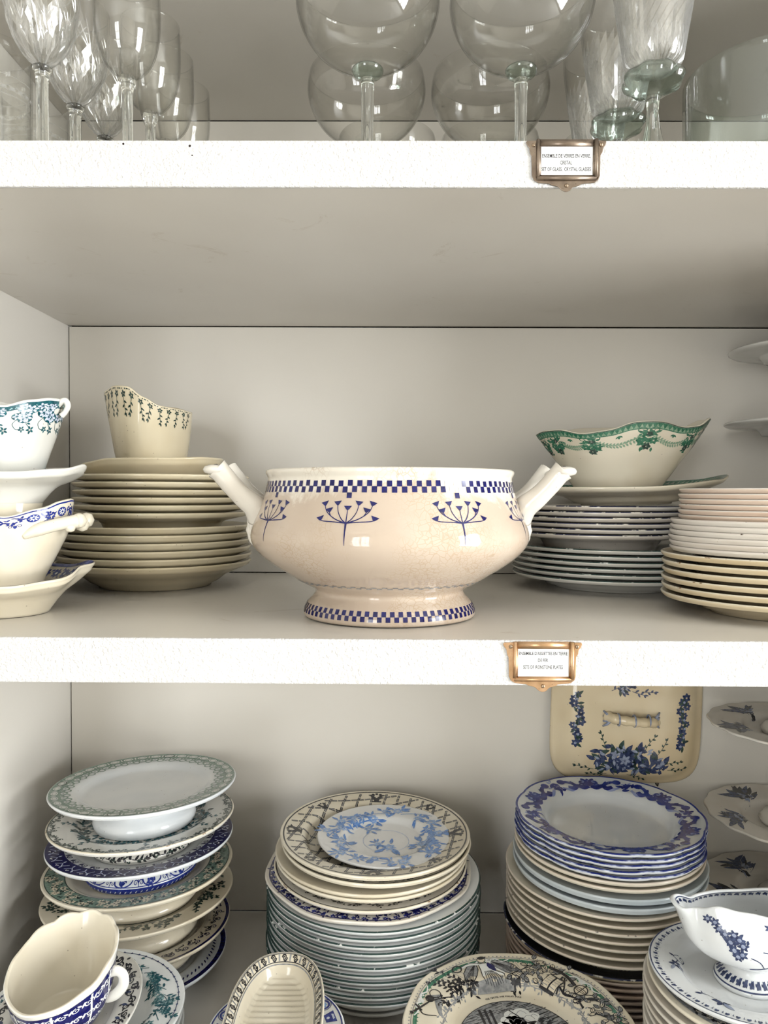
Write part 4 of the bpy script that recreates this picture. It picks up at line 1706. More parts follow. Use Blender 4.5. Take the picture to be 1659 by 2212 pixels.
p = Plate(.1345, .0178, .090, .086, .0070, .0050, scal=scal_n(8, .012))
me = p.mesh('dinner_plate', 'warm_white')
o = tag(obj('dinner_plate', me, None, (KX - .006, KY, zc), (0, 0, .3)), 'large white plate with navy flower border, under the lattice plates of the centre stack', 'plate')
pr = p.printer()
deco_bluefloral(pr, .1345)
pr.build('flower_print', o)
zc += .0070 + .0002
p = Plate(.1260, .0190, .086, .080, .0070, .0046)
me = p.mesh('dinner_plate', 'warm_white', 'edge_brown')
o = tag(obj('dinner_plate', me, None, (KX - .004, KY, zc)), 'white plate with worn brown edge, just above the navy flower plate', 'plate')
pr = p.printer()
deco_vine('black_ink', .86, 30, 5)(pr, .126)
pr.build('vine_print', o)
zc += .0070 + .0002
p = Plate(.1250, .0246, .086, .080, .0054, .0044)
me = p.mesh('soup_plate', 'ivory')
stack('soup_plate', me, 2, KX - .0035, KY, zc, .0054, '{} plain ivory plate between the lattice plates and the brown-edged plate', 'plate', 'plain ivory plates in the centre stack', seed=35)
zc += 2 * .0054 + .0002


def deco_lattice(pr, R):
    rr = random.Random(15)
    pr.add(band(R * .955, R * .968, 140), 'black_ink')
    r1, r0 = R * .93, R * .30
    st = .0185
    for ang in (rad(12), rad(78)):
        c, s = math.cos(ang), math.sin(ang)
        for k in range(-7, 8):
            d = (k + .5) * st
            if abs(d) > r1:
                continue
            L = math.sqrt(r1 * r1 - d * d)
            q = -L
            seg_ = st / 1.9
            while q < L - .003:
                e = min(q + seg_ * .86, L)
                m_ = (q + e) / 2
                if math.hypot(d, m_) > r0:
                    for w_ in (-.0011, .0011, 0):
                        x0, y0 = c * q - s * (d + w_), s * q + c * (d + w_)
                        x1, y1 = c * e - s * (d + w_), s * e + c * (d + w_)
                        pr.add(line(x0, y0, x1, y1, .00085, 3), 'grey_ink' if w_ == 0 else 'black_ink', 1)
                q += seg_
    for k in range(8):
        W = on_arc(R * .855, TAU * k / 8 + rad(90))
        s = 1.25 if k % 2 == 0 else .85
        mot = leaf(-.001, -.003, 2.3, .008, .005) + leaf(.001, -.003, .85, .008, .005) + circ(0, -.004, .0035, 10) + circ(-.004, .006, .0016, 8) + circ(.004, .006, .0016, 8) + circ(0, .007, .0016, 8) \
            + leaf(-.002, .003, 2.8, .008, .003) + leaf(.002, .003, .3, .008, .003) + line(-.006, -.007, .006, -.007, .0014)
        pr.add(xf(mot, 0, 0, 0, s), 'black_ink', 2, W)


p = Plate(.1240, .0300, .086, .078, .0096, .0050)
me = p.mesh('soup_plate', 'ivory')
LAT = []
for i, (dx, dy, rz, lab) in enumerate(((0.003, .001, .35, 'black lattice-patterned plate lying directly under the uppermost lattice plate'), (.0015, 0, 0, 'ivory plate with black lattice and flower pots, holding the sky blue saucer'))):
    o = tag(obj('soup_plate', me, None, (KX + dx, KY + dy, zc), (rad(0), rad(.6), rz)), lab, 'plate', 'lattice plates')
    if i == 1:
        pr = p.printer()
        deco_lattice(pr, .124)
        lat_me = pr.build('lattice_print', o).data
    zc += .0097
o2 = [q for q in COL.objects if q.name.startswith('soup_plate') and q.get('label', '').startswith('black lattice')][0]
obj('lattice_print', lat_me, o2)


def deco_saucer(pr, R):
    rr = random.Random(16)

    def branch(x, y, a, L, bend, n=4):
        pts = []
        for i in range(n + 1):
            pts.append((x, y))
            x, y = x + L / n * math.cos(a), y + L / n * math.sin(a)
            a += bend / n
        pr.add(curve(pts, .0016, .0009), 'sky', 1)
        return pts

    def cluster(x, y, s=1.):
        pr.add(flower(x, y, .0075 * s, 7, rr.random() * 6, .55), 'sky_pale', 1)
        pr.add(ring(x, y, .004 * s, .0006, 10), 'sky', 2)
        for _ in range(8):
            a = rr.uniform(0, TAU)
            q = rr.uniform(.004, .008) * s
            pr.add(leaf(x + q * math.cos(a), y + q * math.sin(a), a + rr.uniform(-.5, .5), .0118 * s, .0038 * s), 'sky', 2)
    for k, (a0, r0) in enumerate([(2.6, .070), (1.9, .056), (1.35, .073), (3.4, .058), (3.9, .076), (4.5, .066), (5.0, .075), (-.5, .055), (.1, .070), (-.15, .048), (.55, .072), (2.2, .040), (5.6, .072), (3.05, .078)]):
        cluster(r0 * math.cos(a0), r0 * math.sin(a0), rr.uniform(.9, 1.25))
    cluster(.004, -.018, 1.3)
    for a0, r0 in ((2.85, .062), (2.35, .066), (1.6, .070), (.85, .066), (.3, .060), (-.3, .066), (-.7, .070), (4.2, .074), (4.8, .074), (3.65, .066), (.0, .058), (2.1, .062), (5.9, .060)):
        cluster(r0 * math.cos(a0), r0 * math.sin(a0), rr.uniform(.7, 1.0))
    cluster(-.010, -.010, .8)
    branch(-.060, .045, .5, .07, -.6)
    branch(-.045, .030, .9, .05, -1.0)
    branch(-.075, -.01, 1.2, .05, -.8)
    branch(.030, -.010, .1, .055, .7)
    branch(.070, -.030, 2.1, .05, .5)
    branch(.020, .062, .1, .045, -.7)
    branch(-.05, -.055, -.5, .06, .6)
    pr.add(ring(0, 0, .0300, .0005, 60), 'sky_pale', 1)


p = Plate(.0900, .0150, .052, .048, .0050, .0040)
o = tag(obj('saucer', p.mesh('saucer', 'clean_white'), None, (-.003, KY - .002, zc - .0097 + .0097), (0, rad(.6), 0)), 'white saucer with sky blue flowering branches, on top of the centre stack', 'saucer')
pr = p.printer()
deco_saucer(pr, .09)
pr.build('branch_print', o)

# ------------------------------------------------------------------ right back stack
QX, QY = .286, .962
zq = LOW + .0005
p = Plate(.1270, .0280, .089, .083, .00745, .0040)
stack('dinner_plate', p.mesh('dinner_plate', 'pinkish'), 8, QX - .002, QY, zq, .00745, '{} of the lowest pinkish cream plates in the flow blue stack', 'plate', 'lowest plates of the flow blue stack', seed=41)
zq += 8 * .00745 + .0002
p = Plate(.1295, .0270, .088, .081, .0080, .0046)
o = tag(obj('dinner_plate', p.mesh('dinner_plate', 'tan_cream', 'edge_blue'), None, (QX - .003, QY, zq)), 'dark-bordered floral plate low in the flow blue stack', 'plate')
pr = p.printer()
pr.add(band(.108, .1275, 120), 'black_ink')
deco_vine('black_ink', .80, 40, 9)(pr, .1295)
pr.build('vine_print', o)
zq += .0080 + .0002
p = Plate(.1265, .0312, .087, .081, .0093, .0036)
stack('soup_plate', p.mesh('soup_plate', 'ivory', 'edge_black'), 7, QX - .003, QY, zq, .0093, '{} of the seven cream plates below the grey-blue pair, flow blue stack', 'plate', 'cream plates of the flow blue stack', seed=43, jit=.0009)
zq += 7 * .0093 + .0002
p = Plate(.1225, .0313, .0855, .080, .0107, .0066)
stack('soup_plate', p.mesh('soup_plate', 'grey_blue'), 2, QX + .002, QY, zq, .0107, '{} of the two thick grey-blue plates in the flow blue stack', 'plate', 'grey-blue plates', seed=44)
zq += 2 * .0107 + .0002
p = Plate(.1195, .0308, .0835, .078, .0074, .0042)
stack('soup_plate', p.mesh('soup_plate', 'ivory', 'edge_black'), 2, QX + .001, QY, zq, .0074, '{} of the two cream plates just below the flow blue plates', 'plate', 'cream pair under the flow blue plates', seed=45)
zq += 2 * .0074 + .0002


def flow_sc(th):
    return .020 * (abs(math.sin(6 * th)) ** .7 - .6) + .005 * math.cos(6 * th)


def deco_flow(pr, R):
    rr = random.Random(17)
    pr.add(band(R * .975, R * .995, 160), 'flow')
    for k in range(6):
        a = TAU * k / 6 + rad(90)
        W = on_arc(R * .84, a)
        pr.add(circ(0, .001, .014, 18, .62), 'flow_pale', 1, W)
        for s in (-1, 1):
            pr.add(curve([(s * .002, -.006), (s * .010, -.009), (s * .019, -.006), (s * .026, -.010), (s * .034, -.006)], .0100, .0070), 'flow', 2, W)
            pr.add(spiral(s * .0085, .0035, .0068, 1.1, .0042, PI / 2, s), 'flow', 3, W)
            pr.add(spiral(s * .0120, -.0045, .0050, 1.1, .0026, -PI / 2, -s), 'flow', 3, W)
            pr.add(curve([(s * .020, -.006), (s * .024, .000), (s * .031, .005), (s * .037, .006)], .0068, .0045), 'flow', 3, W)
            pr.add(circ(s * .0385, .0065, .0056, 12), 'flow', 3, W)
            pr.add(leaf(s * .022, -.002, PI / 2 - s * .3, .009, .004), 'flow', 3, W)
            pr.add(curve([(s * .026, -.011), (s * .034, -.012), (s * .044, -.006)], .0060, .0040), 'flow_pale', 1, W)
        pr.add(leaf(0, -.008, PI / 2, .012, .009), 'flow', 3, W)
        pr.add(flower(0, .006, .0060, 5, PI / 2), 'flow', 3, W)
        W = on_arc(R * .84, a + TAU / 12)
        pr.add(bush(0, -.003, .009, 12, .010, rr), 'flow', 2, W)
        pr.add(bush(0, .003, .008, 6, .008, rr), 'flow_pale', 1, W)
        pr.add(flower(0, .003, .0055, 6, 0), 'flow', 3, W)


p = Plate(.1195, .0300, .078, .073, .0067, .0042, scal=flow_sc)
me = p.mesh('soup_plate', 'cool_white', 'edge_flow', 144)
FLOW = stack('soup_plate', me, 5, QX + .002, QY, zq, .0067, '{} of the scalloped flow blue soup plates', 'plate', 'flow blue soup plates', seed=46, jit=.0008)
for i, o in enumerate(FLOW):
    o.rotation_euler.z = rad(60) * (i % 3) + rad(i * 2)
pr = p.printer()
deco_flow(pr, .1195)
fm = pr.build('flow_blue_print', FLOW[0], 'blurred cobalt scroll border').data
for o in FLOW[1:]:
    obj('flow_blue_print', fm, o)
FLOW[0]['label'] = 'topmost scalloped flow blue soup plate, whole cobalt scroll border in view'

# ------------------------------------------------------------------ picture plate at the front centre
NX, NY = .1345, .742
zn = LOW + .0005
p = Plate(.1190, .0240, .074, .070, .0125, .0050, scal=scal_n(10, .008))
me = p.mesh('dinner_plate', 'greyish_white', None, 140)
stack('dinner_plate', me, 6, NX + .006, NY, zn, .0125, '{} plain scalloped plate under the black picture plate', 'plate', 'plain plates under the picture plate', seed=51)
zn += 6 * .0125 + .0002
p = Plate(.1185, .0255, .074, .070, .0085, .0050, scal=scal_n(10, .008))
o = tag(obj('dinner_plate', p.mesh('dinner_plate', 'ivory', None, 140), None, (NX, NY, zn), (0, 0, 0)), 'cream plate with black engraved winged figure, oak leaves and green edge band', 'plate')
R = .1185
pr = p.printer()
rr = random.Random(18)
# green band with white scrolls, beaded outer line
pr.add(band(R * .880, R * .912, 160), 'green')
pr.add(band(R * .925, R * .932, 160), 'grey_ink')
for k in range(150):
    pr.add(circ(0, 0, .0009, 6), 'grey_ink', 1, on_arc(R * .945, TAU * k / 150))
for k in range(6):
    a = TAU * k / 6 + rad(100)
    W = on_arc(R * .89, a)
    for s in (-1, 1):
        pr.add(curve([(0, -.001), (s * .008, .003), (s * .016, -.001), (s * .024, .002)], .0028, .0012), 'print_white', 2, W)
        pr.add(spiral(s * .009, .001, .0030, 1.1, .0013, 0, s), 'print_white', 2, W)
    pr.add(flower(0, 0, .0045, 6, 0), 'print_white', 2, W)
for k in range(120):
    pr.add(leaf(0, -.0018, PI / 2, .0034, .0016), 'green', 1, on_arc(R * .880, TAU * k / 120))


def place(deg, rho=.83):
    return on_arc(R * rho, rad(deg))


# winged seated figure (far side of the rim, local y outward)
W0 = place(103, .775)


def W(p):
    return W0((p[0] * 1.22, p[1] * 1.08))


lw_ = leaf(-.007, .013, -2.25, .034, .013)
rw_ = leaf(.004, .014, -.62, .040, .014)
pr.add(lw_ + rw_, 'grey_ink', 1, W)
pr.add(outline(lw_ + rw_, .0008), 'black_ink', 2, W)
for q in np.linspace(-.16, .16, 6):
    pr.add(line(.006, .012, .004 + .036 * math.cos(-.62 + q), .014 + .036 * math.sin(-.62 + q), .0005), 'black_ink', 2, W)
    pr.add(line(-.008, .011, -.007 + .031 * math.cos(-2.25 + q), .013 + .031 * math.sin(-2.25 + q), .0005), 'black_ink', 2, W)
pr.add([[(-.020, -.017), (.026, -.017), (.020, -.011), (.004, -.008), (-.014, -.010)]], 'grey_ink', 2, W)                     # rock she sits on
dress = [[(-.0055, .010), (.0035, .010), (.0050, .000), (.0150, -.006), (.0165, -.0165), (-.0040, -.0165), (-.0075, -.006), (-.0060, .002)]]
pr.add(dress, 'print_white', 3, W)
pr.add(outline(dress, .0008), 'black_ink', 4, W)
for q in np.linspace(0, 1, 7):
    pr.add(curve([(-.003 + q * .006, -.001), (-.004 + q * .014, -.008), (-.0035 + q * .018, -.0155)], .0007), 'black_ink', 4, W)
pr.add(leaf(.002, .010, -1.15, .014, .006), 'navy', 5, W)                                                                     # sash
pr.add(circ(-.0015, .0145, .0034, 12), 'print_cream', 4, W)
pr.add(ring(-.0015, .0145, .0034, .0006, 14), 'black_ink', 5, W)
pr.add(leaf(-.0045, .0165, .15, .008, .0045), 'black_ink', 5, W)
pr.add(curve([(-.005, .009), (-.013, .0115), (-.022, .0105)], .0028, .0020), 'print_white', 4, W)                             # raised arm and wreath
pr.add(curve([(-.005, .0105), (-.013, .0130), (-.022, .0118)], .0005), 'black_ink', 5, W)
pr.add(ring(-.0255, .0115, .0042, .0013, 16), 'black_ink', 5, W)
pr.add(curve([(.003, .008), (.009, .001), (.016, -.005)], .0026, .0018), 'print_white', 4, W)
pr.add(bush(-.021, -.013, .005, 12, .0055, rr), 'black_ink', 2, W)
pr.add(bush(.027, -.014, .006, 14, .006, rr), 'black_ink', 2, W)
for q in range(5):
    pr.add(line(-.044 + q * .0055, .015, -.036 + q * .0055, -.004, .0004), 'grey_ink', 1, W)
    pr.add(line(.018 + q * .006, .016, .025 + q * .006, .002, .0004), 'grey_ink', 1, W)
# ground line all round under the scenes
for k in range(90):
    W = on_arc(R * .655 + rr.uniform(-.0008, .0008), TAU * k / 90)
    pr.add(line(-.006, rr.uniform(-.001, .001), .006, rr.uniform(-.001, .001), .0006), 'grey_ink', 1, W)
    pr.add(bush(0, .001, .004, 3, .004, rr), 'grey_ink', 1, W)
# fir on the left of the figure
for deg, n_, l_ in ((126, 10, .034), (137, 9, .026), (131, 8, .024)):
    W = place(deg, .70)
    pr.add(xf(sprig(0, 0, 0, l_, n_, .006, .3, .0008, rr), 0, 0, PI / 2 + rr.uniform(-.2, .5)), 'black_ink', 1, W)
    pr.add(bush(0, .002, .007, 16, .0055, rr), 'black_ink', 1, W)
# crossed sword, horn and helmet at the left
W = place(158, .80)
pr.add(stroke([(-.020, .014), (0, .002), (.024, -.014)], .0026, .0010), 'black_ink', 3, W)
pr.add(line(-.016, .006, -.010, .015, .0020), 'black_ink', 3, W)
pr.add(circ(-.022, .0155, .0020, 8), 'black_ink', 3, W)
pr.add(curve([(-.014, -.014), (-.004, -.010), (.006, -.006), (.013, .000)], .0035, .0105), 'grey_ink', 1, W)
pr.add(ring(.014, .001, .0060, .0010, 16), 'black_ink', 2, W)
pr.add(circ(.004, .003, .0050, 14), 'black_ink', 2, W)
pr.add(curve([(-.018, -.010), (-.020, .004), (-.008, .012)], .0012), 'black_ink', 2, W)
pr.add(bush(.010, -.012, .008, 18, .006, rr), 'black_ink', 1, W)
# oak branches and the still life on the right
for deg, rho in ((76, .79), (71, .84), (66, .82), (52, .86), (30, .78), (20, .84), (12, .78), (2, .84), (-8, .78)):
    W = place(deg, rho)
    pr.add(curve([(-.016, -.008), (-.004, .000), (.004, .008), (.014, .010)], .0012, .0007), 'black_ink', 1, W)
    for _ in range(11):
        x, y, a = rr.uniform(-.016, .016), rr.uniform(-.012, .012), rr.uniform(0, TAU)
        pr.add(leaf(x, y, a, .0088, .0052), 'black_ink', 2, W)
        pr.add(leaf(x + .0008 * math.cos(a), y + .0008 * math.sin(a), a, .0068, .0034), 'grey_ink' if rr.random() < .5 else 'print_cream', 3, W)
        pr.add(line(x, y, x + .007 * math.cos(a), y + .007 * math.sin(a), .0005), 'black_ink', 4, W)
W = place(54, .76)
pr.add([[(-.016, -.012), (.004, -.014), (.010, .004), (-.008, .008)]], 'black_ink', 4, W)                     # open book
pr.add([[(-.014, -.010), (-.006, -.011), (-.001, .004), (-.008, .006)], [(-.004, -.011), (.004, -.012), (.008, .003), (.001, .004)]], 'print_cream', 5, W)
for q in range(5):
    pr.add(line(-.0125 + q * .0015, -.008 + q * .003, -.006 + q * .0013, -.009 + q * .003, .0005, 3), 'grey_ink', 6, W)
    pr.add(line(-.003 + q * .0014, -.009 + q * .003, .0035 + q * .0012, -.010 + q * .003, .0005, 3), 'grey_ink', 6, W)
pr.add(curve([(-.012, .016), (.004, .014), (.020, .006)], .0042, .0038), 'black_ink', 4, W)                     # telescope
pr.add(line(.004, .010, .008, -.012, .0016) + line(.006, .010, .016, -.010, .0016) + line(.005, .010, -.002, -.010, .0014), 'black_ink', 4, W)
W = place(36, .80)
pr.add(circ(0, 0, .0072, 20), 'print_cream', 4, W)                                                                 # globe
pr.add(ring(0, 0, .0072, .0012, 20) + ring(0, 0, .0072, .0008, 20, .35) + line(-.007, 0, .007, 0, .0007) + line(0, -.010, 0, .010, .0009), 'black_ink', 5, W)
pr.add(leaf(.012, -.005, .9, .014, .005), 'black_ink', 4, W)
pr.add(line(.012, -.005, .008, -.011, .0014), 'black_ink', 4, W)
pr.add(curve([(-.022, -.010), (-.012, -.014), (.004, -.012), (.020, -.014)], .0022, .0014), 'black_ink', 3, W)
for q in range(4):
    pr.add(ring(-.018 + q * .009, -.011 + .001 * (-1) ** q, .0024, .0008, 10), 'black_ink', 3, W)
W = place(8, .86)
pr.add(curve([(-.012, -.016), (-.004, -.008), (-.002, .002), (.006, .010)], .0026, .0012) + curve([(-.003, -.004), (.006, -.004), (.012, .000)], .0016, .0008), 'black_ink', 3, W)
# round picture in the well: smoke, sky strokes, soldiers
rw = R * .54
pr.add([[(rw * math.cos(a) * .97, rw * math.sin(a) * .97 - .004) for a in np.linspace(0, TAU, 60)[:-1]]], 'grey_ink', 1)
for _ in range(150):
    a, q = rr.uniform(.2, PI - .2), rw * rr.uniform(.62, .96)
    x, y = q * math.cos(a), q * math.sin(a) - .004
    if abs(x) > .012 or y > .042:
        pr.add(line(x - .004, y - .002, x + .004, y + .002, .0007, 3), 'black_ink', 2)
for x, y, r in ((0, .036, .010), (.009, .040, .009), (.016, .033, .010), (.004, .028, .010), (.012, .026, .011), (-.006, .028, .009), (.022, .036, .006), (-.012, .020, .008)):
    pr.add(circ(x, y, r, 18, .8), 'print_white', 3)
    pr.add(curve([(x - r * .6, y - r * .2), (x - r * .2, y + r * .3), (x + r * .3, y + r * .2), (x + r * .6, y - r * .2)], .0006), 'grey_ink', 4)
for x in (-.036, -.030, -.024):
    pr.add(line(x, .044, x + .008, .004, .0028), 'black_ink', 3)
pr.add(line(-.004, .044, .022, .016, .0011), 'black_ink', 5)
for x, y, s in ((.028, .020, 1.), (.036, .014, 1.), (.018, .012, 1.2), (-.014, .004, 1.3), (.006, .000, 1.4), (.044, .006, 1.)):
    pr.add(xf(leaf(0, -.010, PI / 2, .016, .009) + circ(0, .008, .003, 10) + leaf(-.002, .010, .4, .007, .003) + line(.003, 0, .010, .010, .0012), x, y, 0, s), 'black_ink', 5)
pr.add(bush(0, -.02, .030, 60, .008, rr), 'black_ink', 3)
pr.add(ring(0, -.004, rw * .97, .0008, 70), 'black_ink', 3)
# motto above the picture
v, f = text_mesh('CE QU\'IL NE FAUT PAS', 1, 1, 'black_ink')
v = np.array(v)
mid = (v[:, 0].min() + v[:, 0].max()) / 2
sx_ = .040 / np.ptp(v[:, 0])
polys = [[((v[i][0] - mid) * sx_, v[i][1] / text_cap * .0024) for i in q] for q in f]
pr.add(polys, 'black_ink', 2, on_arc(R * .545, rad(96)))
pr.build('engraved_print', o, 'black engraved scenes with motto')

# ------------------------------------------------------------------ relish dish at the front
RX, RY = -.1115, .722
zr_ = LOW + .0005
p = Plate(.0680, .0170, .042, .040, .0122, .0040)
stack('saucer', p.mesh('saucer', 'cool_white'), 7, RX, RY + .006, zr_, .0122, '{} plain saucer under the blue-patterned saucer of the relish dish', 'saucer', 'saucers under the relish dish', seed=61)
zr_ += 7 * .0122 + .0002
p = Plate(.0690, .0180, .042, .040, .0070, .0040)
o = tag(obj('saucer', p.mesh('saucer', 'cool_white'), None, (RX, RY + .006, zr_)), 'saucer with blue block and shell border, under the ribbed relish dish', 'saucer')
pr = p.printer()
pr.add(band(.0655, .0668, 90), 'cobalt')
for k in range(18):
    W = on_arc(.057, TAU * k / 18)
    if k % 2:
        pr.add([[(-.006, -.006), (.006, -.006), (.0075, .005), (-.0075, .005)]], 'cobalt', 1, W)
        pr.add(xf([[(-.004, -.001), (.004, -.001), (.003, .001), (-.003, .001)]], 0, .0025) + circ(0, -.003, .0018, 10), 'faded', 2, W)
    else:
        pr.add(ring(0, .001, .0056, .0022, 18), 'cobalt', 1, W)
        pr.add(flower(0, .001, .0040, 6, 0), 'sky', 1, W)
        pr.add(ring(0, .001, .0078, .0008, 18), 'slate', 1, W)
pr.build('border_print', o)

DIS = thing('relish_dish', 'long oval cream relish dish with ribbed floor and black scroll border, pointing forward', 'dish', (RX, RY - .012, zr_ + .0185), (rad(2.2), 0, rad(1.0)))
A_, B_ = .0990, .0490
dr = [(0, .003), (.30, .003), (.60, .0034), (.68, .0060), (.76, .0135), (.85, .0200), (.92, .0232), (.975, .0244), (.99, .0240), (1.0, .0226), (.985, .0205), (.90, .0180), (.82, .0140), (.72, .0050), (.62, 0), (.56, 0), (.52, .001), (0, .001)]
dtop_r = [q[0] for q in dr[:8]]
dtop_z = [q[1] for q in dr[:8]]


def dish_xy(r, th):
    # super-oval outline: long straight sides, round ends
    c, s = math.cos(th), math.sin(th)
    n = 2.5
    k = (abs(c) ** n + abs(s) ** n) ** (-1 / n)
    # keep the wall the same width all round: shrink by distance, not by factor
    inset = (1 - r) * B_
    ax, ay = max(B_ - inset, 0.0), max(A_ - inset, 0.0) if r > .3 else A_ * (1 - .7 * B_ / A_) * r / .3
    if r <= .3:
        ax = B_ * r
        ay = (A_ - .7 * B_) * r / .3
    return ax * k * c, ay * k * s


dense = []
for i in range(len(dr) - 1):
    m_ = 60 if i == 0 else (10 if i < 3 else (3 if i < 8 else 1))
    for q in range(m_):
        t = q / m_
        dense.append((dr[i][0] * (1 - t) + dr[i + 1][0] * t, dr[i][1] * (1 - t) + dr[i + 1][1] * t))
dense.append(dr[-1])
V, F = [], []
seg = 220
rows_ = []
for i, (r, z) in enumerate(dense):
    if r == 0:
        rows_.append([len(V)])
        V.append((0, 0, z))
        continue
    rows_.append(list(range(len(V), len(V) + seg)))
    for k in range(seg):
        x, y = dish_xy(r, TAU * k / seg)
        zz = z
        if r < .72 and i < 90:
            zz += .0010 * math.sin(y * TAU / .0078) * min(1, (.72 - r) / .10)
        V.append((x, y, zz))
for i in range(len(rows_) - 1):
    a, b = rows_[i], rows_[i + 1]
    for k in range(seg):
        k2 = (k + 1) % seg
        if len(a) == 1:
            F.append((a[0], b[k], b[k2]))
        elif len(b) == 1:
            F.append((a[k], b[0], a[k2]))
        else:
            F.append((a[k], b[k], b[k2], a[k2]))
obj('body', mesh('body', V, F, ['ivory']), DIS)


def dish_f(s, r):
    # s in 0..1 round the outline at even arc length, r as fraction
    th = DTH(s % 1.0)
    x, y = dish_xy(r, th)
    return (x, y, lerp_tab(r, dtop_r, dtop_z))


_t = np.linspace(0, TAU, 721)
_p = np.array([dish_xy(.88, a) for a in _t])
_l = np.concatenate([[0], np.cumsum(np.hypot(*np.diff(_p, axis=0).T))])
PER = _l[-1]


def DTH(s):
    return float(np.interp(s * PER, _l, _t))


pr = Print(dish_f, -1, .002)


def ring_at(r, w, mat, lift=1):
    pr.add([[(k / 160, r - w / 2), ((k + 1) / 160, r - w / 2), ((k + 1) / 160, r + w / 2), (k / 160, r + w / 2)] for k in range(160)], mat, lift)


for r_ in (.955, .80):
    ring_at(r_, .014, 'grey_ink')
for r_ in (.935, .825):
    ring_at(r_, .010, 'black_ink')
nm_ = 38
for k in range(nm_):
    W = lambda q, k=k: ((k + .5) / nm_ + q[0] / PER, .88 + q[1] / B_)
    pr.add(spiral(0, 0, .0028, .8, .0013, 0, 1, 14) + spiral(0, 0, .0028, .8, .0013, PI, 1, 14), 'black_ink', 1, W)
    W = lambda q, k=k: ((k + 1.0) / nm_ + q[0] / PER, .88 + q[1] / B_)
    pr.add([[(-.0009, -.0022), (.0009, -.0022), (.0009, .0022), (-.0009, .0022)]], 'grey_ink', 1, W)
pr.build('scroll_print', DIS)

# ------------------------------------------------------------------ front left: teal plates, stand and blue sauce boat
HX, HY = -.3075, .732
zh = LOW + .0005
p = Plate(.0985, .0180, .064, .060, .0128, .0046)
stack('dessert_plate', p.mesh('dessert_plate', 'cool_white'), 8, HX, HY, zh, .0128, '{} plain white plate under the teal-flowered plate at front left', 'plate', 'plates under the teal-flowered plate', seed=71)
zh += 8 * .0128 + .0002
p = Plate(.1000, .0165, .064, .060, .0062, .0046)
o = tag(obj('dessert_plate', p.mesh('dessert_plate', 'blue_white'), None, (HX, HY, zh)), 'bluish white plate with teal flower sprays and beaded edge, front left corner', 'plate')
pr = p.printer()
rr = random.Random(19)
pr.add(band(.0928, .0936, 120), 'slate')
for k in range(64):
    pr.add(circ(0, 0, .0013, 6), 'slate', 2, on_arc(.0932, TAU * k / 64))
for k in range(11):
    W = on_arc(.0775, TAU * k / 11 + .1)
    pr.add(curve([(-.022, -.004), (-.008, .004), (.006, -.004), (.020, .004)], .0008), 'teal', 1, W)
    for j in range(6):
        x, y = rr.uniform(-.020, .020), rr.uniform(-.008, .008)
        pr.add(flower(x, y, .0058, 6, rr.random() * 6, .5), 'teal_pale', 1, W)
        pr.add(ring(x, y, .0030, .0006, 10), 'teal', 2, W)
        pr.add(flower(x, y, .0050, 6, rr.random() * 6, .16), 'teal', 2, W)
    for j in range(4):
        pr.add(sprig(rr.uniform(-.020, .014), rr.uniform(-.004, .004), rr.uniform(-1.5, 1.5), .014, 5, .0062, .3, .0005, rr), 'teal', 2, W)
    pr.add(bush(0, 0, .012, 10, .006, rr), 'teal', 2, W)
pr.build('flower_print', o)
zh += .0062 + .0002
BX, BY = -.3190, .714
p = Plate(.0980, .0200, .060, .050, .0085, .0046, scal=per([(0, 0), (90, .03), (180, 0), (270, .03)]), oval=(.70, 1.0))
BT = thing('sauce_boat', 'scallop-rimmed sauce boat, cream inside and dark blue arabesques outside, front left corner', 'sauce boat', (BX, BY, zh - .0), (0, 0, rad(-4)))
o = obj('stand', p.mesh('stand', 'white_ware', None, 120), BT)
pr = p.printer()
for k in range(26):
    W = on_arc(.085, TAU * k / 26)
    pr.add(spiral(-.003, .002, .0055, 1.3, .0020, rr.random() * 6, 1) + spiral(.005, -.003, .0050, 1.3, .0018, 2, -1), 'black_ink', 1, W)
    pr.add(bush(0, 0, .009, 9, .006, rr), 'black_ink', 1, W)
    pr.add(leaf(0, -.010, 1.2, .010, .004), 'slate', 1, W)
pr.build('arabesque_print', o)
bb = Boat([(0, .0085, .029, .034, 0), (.05, .011, .0305, .036, 0), (.2, .021, .037, .042, 0), (.45, .038, .0445, .050, 0), (.7, .054, .0465, .0555, 0), (.9, .067, .0485, .0585, 0), (1, .0730, .0495, .0595, 0)],
          hr=lambda a: HRB(a), sp=per([(0, 0), (45, .02), (90, .05), (135, .02), (180, 0), (230, .0), (268, .06), (310, 0)]), th=.0036)
_hb = per([(0, .002), (30, .006), (60, .010), (90, .011), (120, .010), (150, .006), (180, .000), (210, -.008), (240, -.012), (268, -.014), (296, -.013), (330, -.007)])


def HRB(a):
    d = math.degrees(a) % 360
    lobes = .0030 * abs(math.sin(rad((d - 20) * 9 / 1.4))) if 20 < d < 160 else 0
    return _hb(a) + lobes


